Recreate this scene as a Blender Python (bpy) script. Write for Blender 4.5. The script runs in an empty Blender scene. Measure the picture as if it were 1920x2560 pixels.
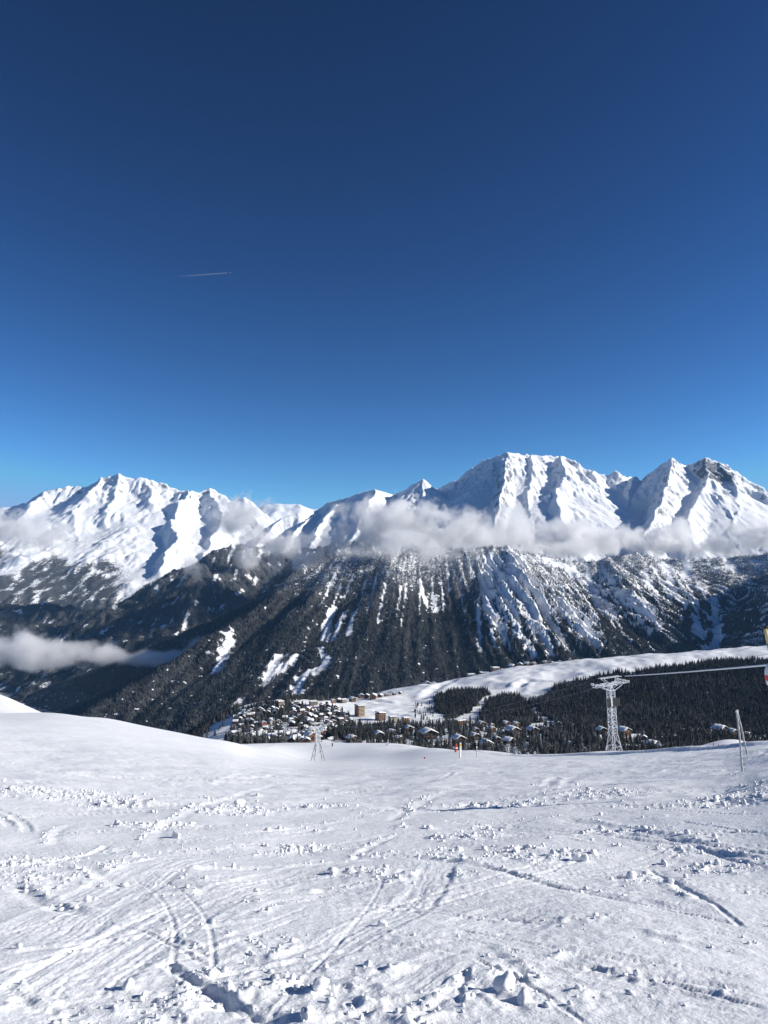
import bpy, math, random
import numpy as np
from mathutils import Vector, Matrix

random.seed(7)
RNG = np.random.default_rng(11)
sc = bpy.context.scene
col = sc.collection

# ------------------------------------------------------------------ camera, sky, sun, exposure
F = 1930.0                      # focal length in photograph pixels (1920 wide)
PITCH = math.radians(4.45)
EYE = 1.65
cam_d = bpy.data.cameras.new('camera')
cam_d.sensor_fit = 'HORIZONTAL'
cam_d.sensor_width = 36.0
cam_d.lens = 36.0 * F / 1920.0
cam_d.clip_start = 0.1
cam_d.clip_end = 200000.0
cam = bpy.data.objects.new('camera', cam_d)
cam.location = (0, 0, EYE)
cam.rotation_euler = (math.pi / 2 + PITCH, 0, 0)
col.objects.link(cam)
sc.camera = cam

SUN_AZ = math.radians(94)       # clockwise from the view direction: the sun stands to the right
SUN_EL = math.radians(24.5)
world = bpy.data.worlds.new('World')
sc.world = world
world.use_nodes = True
wn = world.node_tree
wn.nodes.clear()
w_out = wn.nodes.new('ShaderNodeOutputWorld')
w_bg = wn.nodes.new('ShaderNodeBackground')
w_sky = wn.nodes.new('ShaderNodeTexSky')
w_sky.sky_type = 'NISHITA'
w_sky.sun_disc = False
w_sky.sun_elevation = SUN_EL
w_sky.sun_rotation = SUN_AZ
w_sky.altitude = 2200
w_sky.air_density = 1.0
w_sky.dust_density = 0.0
w_sky.ozone_density = 3.0
w_bg.inputs['Strength'].default_value = 0.0765
# the phone's contrasty rendering of the clear high-altitude sky: one tone curve over the whole sky
w_pre = wn.nodes.new('ShaderNodeVectorMath'); w_pre.operation = 'SCALE'; w_pre.inputs['Scale'].default_value = 0.48
w_gam = wn.nodes.new('ShaderNodeGamma'); w_gam.inputs['Gamma'].default_value = 2.0
w_tint = wn.nodes.new('ShaderNodeVectorMath'); w_tint.operation = 'MULTIPLY'; w_tint.inputs[1].default_value = (0.95, 1.07, 0.95)
wn.links.new(w_sky.outputs['Color'], w_pre.inputs[0])
wn.links.new(w_pre.outputs[0], w_gam.inputs['Color'])
wn.links.new(w_gam.outputs['Color'], w_tint.inputs[0])
w_cap = wn.nodes.new('ShaderNodeVectorMath'); w_cap.operation = 'MINIMUM'; w_cap.inputs[1].default_value = (2.5, 4.5, 7.6)
wn.links.new(w_tint.outputs[0], w_cap.inputs[0])
wn.links.new(w_cap.outputs[0], w_bg.inputs['Color'])
wn.links.new(w_bg.outputs['Background'], w_out.inputs['Surface'])

sun_d = bpy.data.lights.new('sun', 'SUN')
sun_d.energy = 5.0
sun_d.angle = math.radians(0.53)
sun_d.color = (1.0, 0.955, 0.87)
sun = bpy.data.objects.new('sun', sun_d)
SUN_DIR = Vector((math.sin(SUN_AZ) * math.cos(SUN_EL), math.cos(SUN_AZ) * math.cos(SUN_EL), math.sin(SUN_EL)))
sun.rotation_euler = (-SUN_DIR).to_track_quat('-Z', 'Y').to_euler()
sun.location = (60, 20, 60)
col.objects.link(sun)

vs = sc.view_settings
vs.view_transform = 'Standard'
vs.look = 'None'
vs.exposure = 0.43
vs.gamma = 1.0
vs.use_curve_mapping = False
sc.cycles.use_denoising = True
sc.cycles.max_bounces = 10
sc.cycles.diffuse_bounces = 3
sc.cycles.glossy_bounces = 2
sc.cycles.transparent_max_bounces = 16
sc.cycles.volume_bounces = 8
sc.cycles.volume_step_rate = 1.0
sc.cycles.volume_max_steps = 128

HAZE = 1.3e-5                   # extinction of the clear winter air, per metre

# ------------------------------------------------------------------ helpers: pixels, noise, meshes, materials
CA, SA = math.cos(PITCH), math.sin(PITCH)


def ray(u, v):
    cx, cy = (u - 960.0) / F, (1280.0 - v) / F
    return np.array([cx, CA - cy * SA, SA + cy * CA])


def at(u, v, D):
    """the point seen at photograph pixel (u, v), D metres ahead"""
    d = ray(u, v)
    return np.array([0, 0, EYE]) + d * (D / d[1])


def _h(ix, iy, seed):
    n = (ix.astype(np.int64) * 374761393 + iy.astype(np.int64) * 668265263 + seed * 1274126177) & 0xFFFFFFFF
    n = ((n ^ (n >> 13)) * 1274126177) & 0xFFFFFFFF
    return (n ^ (n >> 16)) & 0xFFFF


_GA = np.linspace(0, 2 * np.pi, 65536, endpoint=False)
_GX, _GY = np.cos(_GA).astype(np.float32), np.sin(_GA).astype(np.float32)


def pn(x, y, seed=0):
    """gradient noise, about -1..1"""
    x = np.asarray(x, dtype=np.float64); y = np.asarray(y, dtype=np.float64)
    fx, fy = np.floor(x), np.floor(y)
    ix, iy = fx.astype(np.int64), fy.astype(np.int64)
    dx, dy = (x - fx).astype(np.float32), (y - fy).astype(np.float32)
    sx = dx * dx * dx * (dx * (dx * 6 - 15) + 10)
    sy = dy * dy * dy * (dy * (dy * 6 - 15) + 10)

    def g(ox, oy):
        k = _h(ix + ox, iy + oy, seed)
        return _GX[k] * (dx - ox) + _GY[k] * (dy - oy)
    a = g(0, 0); b = g(1, 0); c = g(0, 1); d = g(1, 1)
    a = a + sx * (b - a); c = c + sx * (d - c)
    return (a + sy * (c - a)) * 1.45


def fbm(x, y, octv=5, gain=0.5, lac=2.03, seed=0):
    r = 0.0; a = 1.0
    for i in range(octv):
        r = r + a * pn(x, y, seed + i * 17)
        x = x * lac + 13.7; y = y * lac - 7.3; a *= gain
    return r


def ridged(x, y, octv=5, gain=0.5, lac=2.07, seed=0):
    r = 0.0; a = 1.0; w = 1.0
    for i in range(octv):
        n = 1.0 - np.abs(pn(x, y, seed + i * 23))
        n = n * n * w
        w = np.clip(n * 1.8, 0, 1)
        r = r + a * n
        x = x * lac + 5.1; y = y * lac + 9.4; a *= gain
    return r


def sst(a, b, x):
    t = np.clip((x - a) / (b - a), 0, 1)
    return t * t * (3 - 2 * t)


def ridge_field(X, Y, segs, H, k):
    """raise H under ridge segments (a, b, slope, foot slope, length of the steep part, reach)"""
    xs, ys = X[0], Y[:, 0]
    for a, b, s, s2, L, reach in segs:
        if reach:
            i0, i1 = np.searchsorted(xs, [min(a[0], b[0]) - reach, max(a[0], b[0]) + reach])
            j0, j1 = np.searchsorted(ys, [min(a[1], b[1]) - reach, max(a[1], b[1]) + reach])
        else:
            i0, i1, j0, j1 = 0, len(xs), 0, len(ys)
        if i1 - i0 < 2 or j1 - j0 < 2:
            continue
        sl = (slice(j0, j1), slice(i0, i1))
        x, y, h0 = WXY[0][sl], WXY[1][sl], H[sl]
        ex, ey = b[0] - a[0], b[1] - a[1]
        t = np.clip(((x - a[0]) * ex + (y - a[1]) * ey) / (ex * ex + ey * ey + 1e-9), 0, 1)
        d = np.hypot(x - a[0] - t * ex, y - a[1] - t * ey)
        z = a[2] + t * (b[2] - a[2]) - (s - s2) * L * (1 - np.exp(-d / L)) - s2 * d
        h = np.clip(0.5 + 0.5 * (z - h0) / k, 0, 1)
        H[sl] = np.where(np.abs(z - h0) < k, h0 + (z - h0) * h + k * h * (1 - h) * 0.5, np.maximum(z, h0))
    return H


WXY = [None, None]


def tent(X, Y, lines, k=30.0, warped=None, spur=None, seed=1):
    """heights under a set of ridge lines: (points [(u,v,D)...], slope, foot slope, length of the steep part);
    spur = (spacing, length, steepness): side spurs fanning out of the ridges, and spurs of those"""
    global WXY
    WXY = list(warped or (X, Y))
    H = np.full(X.shape, -1e5)
    rg = random.Random(seed)
    main = []; side = []
    for pts, s, s2, L in lines:
        P = [at(*p) for p in pts]
        main += [(a, b, s, s2, L, 0) for a, b in zip(P[:-1], P[1:])]
        if not spur:
            continue
        gap, ln, ss = spur
        acc = rg.uniform(0, gap)
        for a, b in zip(P[:-1], P[1:]):
            e = b - a; l = math.hypot(e[0], e[1]) + 1e-6
            while acc < l:
                p = a + e * (acc / l)
                for sg in (-1, 1):
                    nrm = np.array([-e[1] * sg, e[0] * sg]) / l
                    if nrm[1] > 0.75 or rg.random() < 0.3:
                        continue
                    side += _spur(rg, p, nrm, ln * rg.uniform(0.5, 1.25), s * ss * rg.uniform(0.85, 1.1), s, L, 1)
                acc += gap * rg.uniform(0.6, 1.4)
            acc -= l
    ridge_field(X, Y, main, H, k)
    ridge_field(X, Y, side, H, k * 0.5)
    return H


def _spur(rg, p, dr, ln, drop, s, L, depth):
    out = []; q = np.array(p) - np.array([0, 0, 6.0]); ang = math.atan2(dr[1], dr[0]) + rg.uniform(-0.45, 0.45)
    n = 4
    for i in range(n):
        ang += rg.uniform(-0.32, 0.32)
        st = ln / n
        g = drop * (1.0 - 0.16 * i)
        r = q + np.array([math.cos(ang) * st, math.sin(ang) * st, -g * st])
        out.append((q, r, s * 1.35, s * 0.95, 120.0, ln * 0.5 + 120))
        if depth and i >= 1:
            for sg in (-1, 1):
                if rg.random() < 0.55:
                    a2 = ang + sg * rg.uniform(0.7, 1.2)
                    out += _spur(rg, q, (math.cos(a2), math.sin(a2)), ln * rg.uniform(0.22, 0.42), drop * 1.05, s, L, 0)
        q = r
    return out


def erode(H, step, n=60000, steps=45, seed=5, inertia=0.08, cap=6.0, ero=0.25, dep=0.25, batches=6, mask=None):
    """rain drops running down the slope, cutting gullies and dropping what they carry"""
    rg = np.random.default_rng(seed)
    h = (H / step).astype(np.float64)
    ny, nx = h.shape
    for bt in range(batches):
        m = n // batches
        px = rg.uniform(1, nx - 3, m); py = rg.uniform(1, ny - 3, m)
        vx = np.zeros(m); vy = np.zeros(m); sp = np.ones(m); wat = np.ones(m); sed = np.zeros(m)
        flat = h.ravel()
        for it in range(steps):
            ix = px.astype(int); iy = py.astype(int); fx = px - ix; fy = py - iy
            k = iy * nx + ix
            h00 = flat[k]; h10 = flat[k + 1]; h01 = flat[k + nx]; h11 = flat[k + nx + 1]
            gx = (h10 - h00) * (1 - fy) + (h11 - h01) * fy
            gy = (h01 - h00) * (1 - fx) + (h11 - h10) * fx
            hh = h00 * (1 - fx) * (1 - fy) + h10 * fx * (1 - fy) + h01 * (1 - fx) * fy + h11 * fx * fy
            vx = vx * inertia - gx * (1 - inertia); vy = vy * inertia - gy * (1 - inertia)
            l = np.hypot(vx, vy) + 1e-9
            vx /= l; vy /= l
            qx = np.clip(px + vx, 1, nx - 3); qy = np.clip(py + vy, 1, ny - 3)
            jx = qx.astype(int); jy = qy.astype(int); ax = qx - jx; ay = qy - jy
            kj = jy * nx + jx
            h2 = flat[kj] * (1 - ax) * (1 - ay) + flat[kj + 1] * ax * (1 - ay) + flat[kj + nx] * (1 - ax) * ay + flat[kj + nx + 1] * ax * ay
            dh = h2 - hh
            c = np.maximum(-dh, 0.01) * sp * wat * cap
            up = dh > 0
            put = np.where(up, np.minimum(dh, sed), np.where(sed > c, (sed - c) * dep, 0.0))
            take = np.where(~up & (sed <= c), np.minimum((c - sed) * ero, -dh), 0.0)
            amt = (put - take) * ((qx > 2) & (qx < nx - 4) & (qy > 2) & (qy < ny - 4))
            sed = sed - amt
            w = np.stack([(1 - fx) * (1 - fy), fx * (1 - fy), (1 - fx) * fy, fx * fy])
            kk_ = np.stack([k, k + 1, k + nx, k + nx + 1])
            flat = flat + np.bincount(kk_.ravel(), (w * np.clip(amt, -0.25, 0.25)).ravel(), minlength=flat.size)
            sp = np.sqrt(np.maximum(sp * sp - dh * 2.0, 0.05)); sp = np.minimum(sp, 3.0)
            wat *= 0.97
            px, py = qx, qy
        h = flat.reshape(ny, nx)
    d = h * step - H
    for _ in range(1):
        d[1:-1, 1:-1] = (d[1:-1, 1:-1] * 4 + d[:-2, 1:-1] + d[2:, 1:-1] + d[1:-1, :-2] + d[1:-1, 2:]) / 8
    return H + d * (1 if mask is None else mask)


def grid_mesh(name, X, Y, Z, mat, attrs=None, smooth=True):
    ny, nx = X.shape
    me = bpy.data.meshes.new(name)
    nv = nx * ny
    co = np.stack([X, Y, Z], -1).reshape(-1, 3).astype(np.float32)
    idx = np.arange(nv).reshape(ny, nx)
    q = np.stack([idx[:-1, :-1], idx[:-1, 1:], idx[1:, 1:], idx[1:, :-1]], -1).reshape(-1, 4)
    me.vertices.add(nv)
    me.vertices.foreach_set('co', co.ravel())
    me.loops.add(q.size)
    me.loops.foreach_set('vertex_index', q.ravel().astype(np.int32))
    me.polygons.add(len(q))
    me.polygons.foreach_set('loop_start', np.arange(0, q.size, 4, dtype=np.int32))
    me.update(calc_edges=True)
    if smooth:
        me.shade_smooth()
    for k, a in (attrs or {}).items():
        at_ = me.attributes.new(k, 'FLOAT', 'POINT')
        at_.data.foreach_set('value', np.asarray(a, dtype=np.float32).ravel())
    me.materials.append(mat)
    ob = bpy.data.objects.new(name, me)
    col.objects.link(ob)
    return ob


class HF:
    def __init__(self, x0, y0, step, Z):
        self.x0, self.y0, self.s, self.Z = x0, y0, step, Z

    def __call__(self, x, y):
        fx = (np.asarray(x, float) - self.x0) / self.s; fy = (np.asarray(y, float) - self.y0) / self.s
        ny, nx = self.Z.shape
        ix = np.clip(np.floor(fx).astype(int), 0, nx - 2); iy = np.clip(np.floor(fy).astype(int), 0, ny - 2)
        tx = np.clip(fx - ix, 0, 1); ty = np.clip(fy - iy, 0, 1)
        Z = self.Z
        return (Z[iy, ix] * (1 - tx) + Z[iy, ix + 1] * tx) * (1 - ty) + (Z[iy + 1, ix] * (1 - tx) + Z[iy + 1, ix + 1] * tx) * ty

    def hit(self, u, v, d0, d1, n=1500):
        D = np.linspace(d0, d1, n)
        d = ray(u, v); d = d / d[1]
        p = np.array([0, 0, EYE])[None] + D[:, None] * d[None]
        below = p[:, 2] < self(p[:, 0], p[:, 1])
        k = int(np.argmax(below)) if below.any() else n - 1
        return np.array([p[k, 0], p[k, 1], float(self(p[k, 0], p[k, 1]))])


class MB:
    """collects boxes, bars and lumps; build() links them as one mesh object"""
    def __init__(self):
        self.v = []; self.f = []

    def add(self, vs_, fs_):
        o = len(self.v)
        self.v += [tuple(p) for p in vs_]
        self.f += [tuple(i + o for i in f) for f in fs_]
        return self

    def box(self, c, s, rz=0.0):
        cx, cy, cz = c; hx, hy, hz = s[0] / 2, s[1] / 2, s[2] / 2
        cs, sn = math.cos(rz), math.sin(rz)
        vs_ = []
        for dz in (-hz, hz):
            for dx, dy in ((-hx, -hy), (hx, -hy), (hx, hy), (-hx, hy)):
                vs_.append((cx + dx * cs - dy * sn, cy + dx * sn + dy * cs, cz + dz))
        return self.add(vs_, [(3, 2, 1, 0), (4, 5, 6, 7), (0, 1, 5, 4), (1, 2, 6, 5), (2, 3, 7, 6), (3, 0, 4, 7)])

    def bar(self, a, b, r, n=6, r2=None):
        a = Vector(a); b = Vector(b); r2 = r if r2 is None else r2
        d = (b - a).normalized()
        u = d.orthogonal().normalized(); w = d.cross(u)
        vs_ = []
        for p, rr in ((a, r), (b, r2)):
            for i in range(n):
                t = 2 * math.pi * i / n + 0.4
                vs_.append(p + (u * math.cos(t) + w * math.sin(t)) * rr)
        fs_ = [(i, (i + 1) % n, n + (i + 1) % n, n + i) for i in range(n)]
        fs_ += [tuple(range(n - 1, -1, -1)), tuple(range(n, 2 * n))]
        return self.add(vs_, fs_)

    def mesh(self, name, mat, smooth=False):
        me = bpy.data.meshes.new(name)
        me.from_pydata(self.v, [], self.f)
        me.update()
        if smooth:
            me.shade_smooth()
        me.materials.append(mat)
        return me

    def build(self, name, mat, parent=None, smooth=False):
        return link(name, self.mesh(name, mat, smooth), parent)


def link(name, me, parent=None, loc=None, rz=0.0, scale=None):
    o = bpy.data.objects.new(name, me)
    col.objects.link(o)
    if parent is not None:
        o.parent = parent
    if loc is not None:
        o.location = loc
    if rz:
        o.rotation_euler = (0, 0, rz)
    if scale is not None:
        o.scale = scale
    return o


def tag(o, label=None, cat=None, group=None, kind=None):
    if label: o['label'] = label
    if cat: o['category'] = cat
    if group: o['group'] = group
    if kind: o['kind'] = kind
    return o


def thing(name, label, cat, loc=(0, 0, 0), rz=0.0, group=None, scale=None):
    return tag(link(name, None, None, loc, rz, scale), label, cat, group)


def new_mat(name):
    m = bpy.data.materials.new(name)
    m.use_nodes = True
    nt = m.node_tree
    return m, nt, nt.nodes['Principled BSDF'], nt.nodes['Material Output']


def nd(nt, typ, **kw):
    n = nt.nodes.new(typ)
    for k, v in kw.items():
        if k in n.inputs:
            n.inputs[k].default_value = v
        else:
            setattr(n, k, v)
    return n


def noise_n(nt, scale, detail=4, rough=0.55, vec=None):
    n = nd(nt, 'ShaderNodeTexNoise')
    n.inputs['Scale'].default_value = scale
    n.inputs['Detail'].default_value = detail
    n.inputs['Roughness'].default_value = rough
    if vec is not None:
        nt.links.new(vec, n.inputs['Vector'])
    return n.outputs['Fac']


def mth(nt, op, a, b=0.0, clamp=False):
    n = nt.nodes.new('ShaderNodeMath'); n.operation = op; n.use_clamp = clamp
    for i, x in enumerate((a, b)):
        if hasattr(x, 'links') or hasattr(x, 'is_linked'):
            nt.links.new(x, n.inputs[i])
        else:
            n.inputs[i].default_value = x
    return n.outputs[0]


def mrange(nt, x, a, b, c=0.0, d=1.0):
    n = nt.nodes.new('ShaderNodeMapRange'); n.interpolation_type = 'SMOOTHSTEP'
    nt.links.new(x, n.inputs['Value'])
    for k, v in zip(('From Min', 'From Max', 'To Min', 'To Max'), (a, b, c, d)):
        n.inputs[k].default_value = v
    return n.outputs['Result']


def mixc(nt, fac, a, b):
    n = nt.nodes.new('ShaderNodeMix'); n.data_type = 'RGBA'
    if hasattr(fac, 'is_linked'): nt.links.new(fac, n.inputs[0])
    else: n.inputs[0].default_value = fac
    for i, x in ((6, a), (7, b)):
        if hasattr(x, 'is_linked'): nt.links.new(x, n.inputs[i])
        else: n.inputs[i].default_value = (*x, 1.0)
    return n.outputs[2]


def flat_mat(name, c, rough=0.7, spec=0.3, var=0.0, scale=2.0, metal=0.0):
    m, nt, b, _ = new_mat(name)
    b.inputs['Roughness'].default_value = rough
    b.inputs['Specular IOR Level'].default_value = spec
    b.inputs['Metallic'].default_value = metal
    if var:
        tc = nt.nodes.new('ShaderNodeTexCoord')
        f = noise_n(nt, scale, 4, 0.6, tc.outputs['Object'])
        lo = tuple(x * (1 - var) for x in c); hi = tuple(min(1, x * (1 + var)) for x in c)
        nt.links.new(mixc(nt, mrange(nt, f, 0.3, 0.7), lo, hi), b.inputs['Base Color'])
    else:
        b.inputs['Base Color'].default_value = (*c, 1)
    return m


SNOW = (0.86, 0.875, 0.90)


def mountain_mat(name, rock_lo, rock_hi, rock_c, ns=0.01, forest_c=(0.035, 0.04, 0.042), speck=0.35, bump=6.0, forest=True):
    """snow lying on rock, with woods where the 'forest' attribute says so"""
    m, nt, b, _ = new_mat(name)
    geo = nt.nodes.new('ShaderNodeNewGeometry')
    pos = geo.outputs['Position']
    sep = nt.nodes.new('ShaderNodeSeparateXYZ'); nt.links.new(geo.outputs['Normal'], sep.inputs[0])
    n1 = noise_n(nt, ns, 6, 0.62, pos)
    n2 = noise_n(nt, ns * 5, 4, 0.65, pos)
    st = mth(nt, 'SUBTRACT', 1.0, sep.outputs['Z'])
    st = mth(nt, 'ADD', st, mth(nt, 'MULTIPLY', mth(nt, 'SUBTRACT', n1, 0.5), 0.45))
    st = mth(nt, 'ADD', st, mth(nt, 'MULTIPLY', mth(nt, 'SUBTRACT', n2, 0.5), 0.35))
    ra = nd(nt, 'ShaderNodeAttribute', attribute_name='rock')
    st = mth(nt, 'ADD', st, ra.outputs['Fac'])
    rk = mrange(nt, st, rock_lo, rock_hi)
    rc = mixc(nt, n2, tuple(x * 0.6 for x in rock_c), tuple(x * 1.4 for x in rock_c))
    c = mixc(nt, rk, SNOW, rc)
    if forest:
        fa = nd(nt, 'ShaderNodeAttribute', attribute_name='forest')
        n3 = noise_n(nt, ns * 9, 3, 0.7, pos)
        n4 = noise_n(nt, 0.11, 2, 0.6, pos)
        ff = mth(nt, 'ADD', fa.outputs['Fac'], mth(nt, 'MULTIPLY', mth(nt, 'SUBTRACT', n3, 0.5), 1.3))
        ff = mth(nt, 'ADD', ff, mth(nt, 'MULTIPLY', mth(nt, 'SUBTRACT', n4, 0.5), 0.9))
        ff = mrange(nt, ff, 0.35, 0.65)
        fc = mixc(nt, mrange(nt, n4, 0.45, 0.75), forest_c, tuple(0.5 * x + 0.5 * speck for x in forest_c))
        c = mixc(nt, ff, c, fc)
    nt.links.new(c, b.inputs['Base Color'])
    b.inputs['Roughness'].default_value = 0.8
    b.inputs['Specular IOR Level'].default_value = 0.1
    bp = nt.nodes.new('ShaderNodeBump')
    bp.inputs['Strength'].default_value = 0.7
    bp.inputs['Distance'].default_value = bump
    nt.links.new(n2, bp.inputs['Height'])
    nt.links.new(bp.outputs['Normal'], b.inputs['Normal'])
    return m

# ------------------------------------------------------------------ far terrain
def axes(x0, x1, y0, y1, step):
    xs = np.arange(x0, x1 + step, step); ys = np.arange(y0, y1 + step, step)
    return np.meshgrid(xs, ys)


def warp(X, Y, amp, lam, seed):
    return X + amp * fbm(X / lam, Y / lam, 3, seed=seed), Y + amp * fbm(X / lam + 31, Y / lam - 17, 3, seed=seed + 5)


# the floor of the land, far out to the horizon, under all the mountains
X, Y = np.meshgrid(np.linspace(-38000, 38000, 191), np.linspace(-36000, 40000, 191))
Z = -690 + 75 * fbm(X / 1300, Y / 1300, 4, seed=3)
mat_floor = mountain_mat('valley_floor_ground', 0.6, 0.8, (0.12, 0.115, 0.11), 0.004, (0.03, 0.032, 0.035), 0.15)
fl = grid_mesh('valley_floor', X, Y, Z, mat_floor, {'forest': 0.62 + 0.3 * fbm(X / 900, Y / 900, 3, seed=6), 'rock': 0 * X})
tag(fl, kind='structure')

# --- snow massif on the left
X, Y = axes(-6900, -800, 6400, 12300, 17.5)
WX, WY = warp(X, Y, 60, 420, 21)
E = [([(-420, 1330, 10800), (-200, 1290, 10800), (0, 1268, 10900), (58, 1256, 10900), (116, 1230, 10900), (168, 1220, 11000), (211, 1220, 11000), (255, 1195, 11000), (298, 1183, 11000), (324, 1195, 11000), (359, 1195, 11000), (399, 1207, 11000),
       (440, 1221, 10900), (463, 1221, 10800), (492, 1230, 10900), (521, 1219, 11000), (556, 1236, 11000), (582, 1256, 11000), (605, 1248, 10900), (619, 1265, 10900), (660, 1290, 10800), (760, 1340, 10600)], 0.95, 0.45, 450),
     ([(463, 1221, 10800), (448, 1268, 10200), (432, 1300, 9900), (440, 1350, 9400), (400, 1420, 8800)], 0.75, 0.30, 450),
     ([(521, 1219, 11000), (560, 1290, 10200), (520, 1370, 9400), (470, 1440, 8700)], 0.7, 0.30, 450),
     ([(298, 1183, 11000), (290, 1240, 10500), (262, 1300, 10000), (290, 1370, 9400), (330, 1440, 8700), (320, 1500, 8200)], 0.62, 0.28, 420),
     ([(255, 1195, 11000), (215, 1235, 10500), (180, 1285, 10000), (200, 1345, 9500)], 0.6, 0.28, 400),
     ([(359, 1195, 11000), (380, 1250, 10500), (372, 1300, 10100)], 0.6, 0.28, 350),
     ([(116, 1230, 10900), (60, 1285, 10200), (20, 1330, 9600)], 0.55, 0.28, 400),
     ([(605, 1248, 10900), (640, 1310, 10300), (620, 1380, 9700)], 0.65, 0.3, 400),
     ([(-400, 1370, 9000), (-150, 1350, 9000), (0, 1352, 9000), (80, 1340, 9100), (140, 1338, 9100), (200, 1362, 9000), (245, 1405, 8800), (275, 1460, 8500), (285, 1520, 8200)], 0.62, 0.35, 500),
     ([(80, 1340, 9100), (60, 1450, 8300), (70, 1540, 7800)], 0.6, 0.35, 300),
     ([(-150, 1350, 9000), (-120, 1460, 8200), (-60, 1540, 7800)], 0.6, 0.35, 300),
     ([(200, 1362, 9000), (170, 1460, 8300), (190, 1540, 7800)], 0.6, 0.35, 300)]
def forward(lines, idx, k, ds, ds2):
    """let the chosen spurs stand out farther from the face"""
    for i in idx:
        p, s, s2, L = lines[i]; d0 = p[0][2]
        lines[i] = ([(u, v, D - k * (d0 - D)) for u, v, D in p], s + ds, s2 + ds2, L)


forward(E, [1], 0.34, 0.22, 0.18)
forward(E, [2, 3, 4], 0.24, 0.16, 0.14)
forward(E, [5, 6, 7], 0.15, 0.12, 0.1)
H = tent(X, Y, E, 40, (WX, WY), (700, 900, 0.85), 5)
dist = np.clip((at(298, 1183, 11000)[2] - H) / 1500, 0, 1)
H += fbm(X / 700, Y / 700, 4, 0.5, seed=41) * 60 * sst(0.02, 0.25, dist) + fbm(X / 120, Y / 120, 3, seed=8) * 4 + (ridged(X / 150, Y / 150, 3, 0.5, seed=47) - 0.8) * 24 * sst(0.0, 0.03, dist) * sst(0.5, 0.15, dist)
H = erode(H, 17.5, 30000, 70, 3, mask=0.8 * sst(0.0, 0.05, dist))
front = sst(9300, 8800, Y) * sst(-0.318, -0.362, X / Y)
forest = sst(330, -40, H + 260 * fbm(X / 380, Y / 700, 4, seed=91)) * (0.24 + 0.62 * front * sst(-1.1, 0.25, fbm(X / 90, Y / 260, 5, 0.6, seed=92)))
forest = np.clip(forest + sst(-330, -480, H) * 0.5, 0, 0.9)
mat_e = mountain_mat('massif_snow', 0.35, 0.55, (0.17, 0.17, 0.18), 0.006, (0.05, 0.052, 0.055), 0.3, 10)
ob = grid_mesh('snow_massif', X, Y, H, mat_e, {'forest': forest, 'rock': -0.08 + 0.12 * sst(0.0, 0.12, dist) * sst(0.4, 0.12, dist)})
tag(ob, kind='structure')

# --- very far snow peaks seen in the gap
X, Y = axes(-4200, -800, 15200, 18200, 40)
H = tent(X, Y, [([(560, 1300, 16500), (640, 1272, 16500), (660, 1268, 16500), (689, 1262, 16500), (715, 1264, 16500), (752, 1262, 16500), (770, 1270, 16500), (793, 1269, 16500), (860, 1290, 16500)], 0.7, 0.4, 600)], 60, warp(X, Y, 40, 500, 61))
H += (ridged(X / 900, Y / 900, 5, seed=77) - 0.9) * 60
tag(grid_mesh('distant_peaks', X, Y, H, mat_e, {'forest': 0 * X, 'rock': 0 * X - 0.1}), kind='structure')

# --- snow ridge in the middle, running up to the small pointed peak
X, Y = axes(-2600, 1100, 7000, 10300, 12)
WX, WY = warp(X, Y, 30, 260, 71)
G = [([(560, 1400, 8600), (640, 1340, 8800), (665, 1320, 9000), (700, 1297, 9000), (746, 1282, 9100), (799, 1273, 9500), (822, 1256, 9450), (856, 1247, 9300), (903, 1230, 9150), (937, 1223, 8950), (965, 1231, 9200), (986, 1236, 9300), (1020, 1220, 9150), (1055, 1197, 8900), (1078, 1220, 9100), (1110, 1230, 9200)], 0.95, 0.45, 400),
     ([(937, 1223, 8950), (905, 1290, 8400), (880, 1350, 8100)], 0.75, 0.35, 350),
     ([(856, 1247, 9300), (800, 1310, 8600), (770, 1370, 8100)], 0.75, 0.35, 350),
     ([(799, 1273, 9500), (735, 1330, 8600), (700, 1390, 8100)], 0.75, 0.35, 350),
     ([(1055, 1197, 8900), (1060, 1270, 8500), (1040, 1340, 8000)], 0.85, 0.35, 350),
     ([(986, 1236, 9200), (975, 1300, 8600), (960, 1370, 8100)], 0.75, 0.35, 350),
     ([(700, 1297, 9000), (640, 1360, 8500), (600, 1420, 8000)], 0.7, 0.35, 350)]
forward(G, range(1, 7), 0.28, 0.16, 0.15)
H = tent(X, Y, G, 25, (WX, WY), (380, 480, 0.85), 6)
dist = np.clip((at(937, 1224, 9200)[2] - H) / 900, 0, 1)
H += (ridged(X / 420, Y / 420, 5, seed=43) - 0.9) * 8 * sst(0.02, 0.2, dist) + fbm(X / 90, Y / 90, 3, seed=9) * 4
H = erode(H, 12, 22000, 60, 4, mask=sst(0.0, 0.06, dist))
mat_g = mountain_mat('ridge_snow', 0.34, 0.52, (0.16, 0.16, 0.17), 0.009, bump=7)
tag(grid_mesh('snow_ridge', X, Y, H, mat_g, {'forest': 0.5 * sst(150, -100, H), 'rock': 0 * X - 0.02}), kind='structure')

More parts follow.
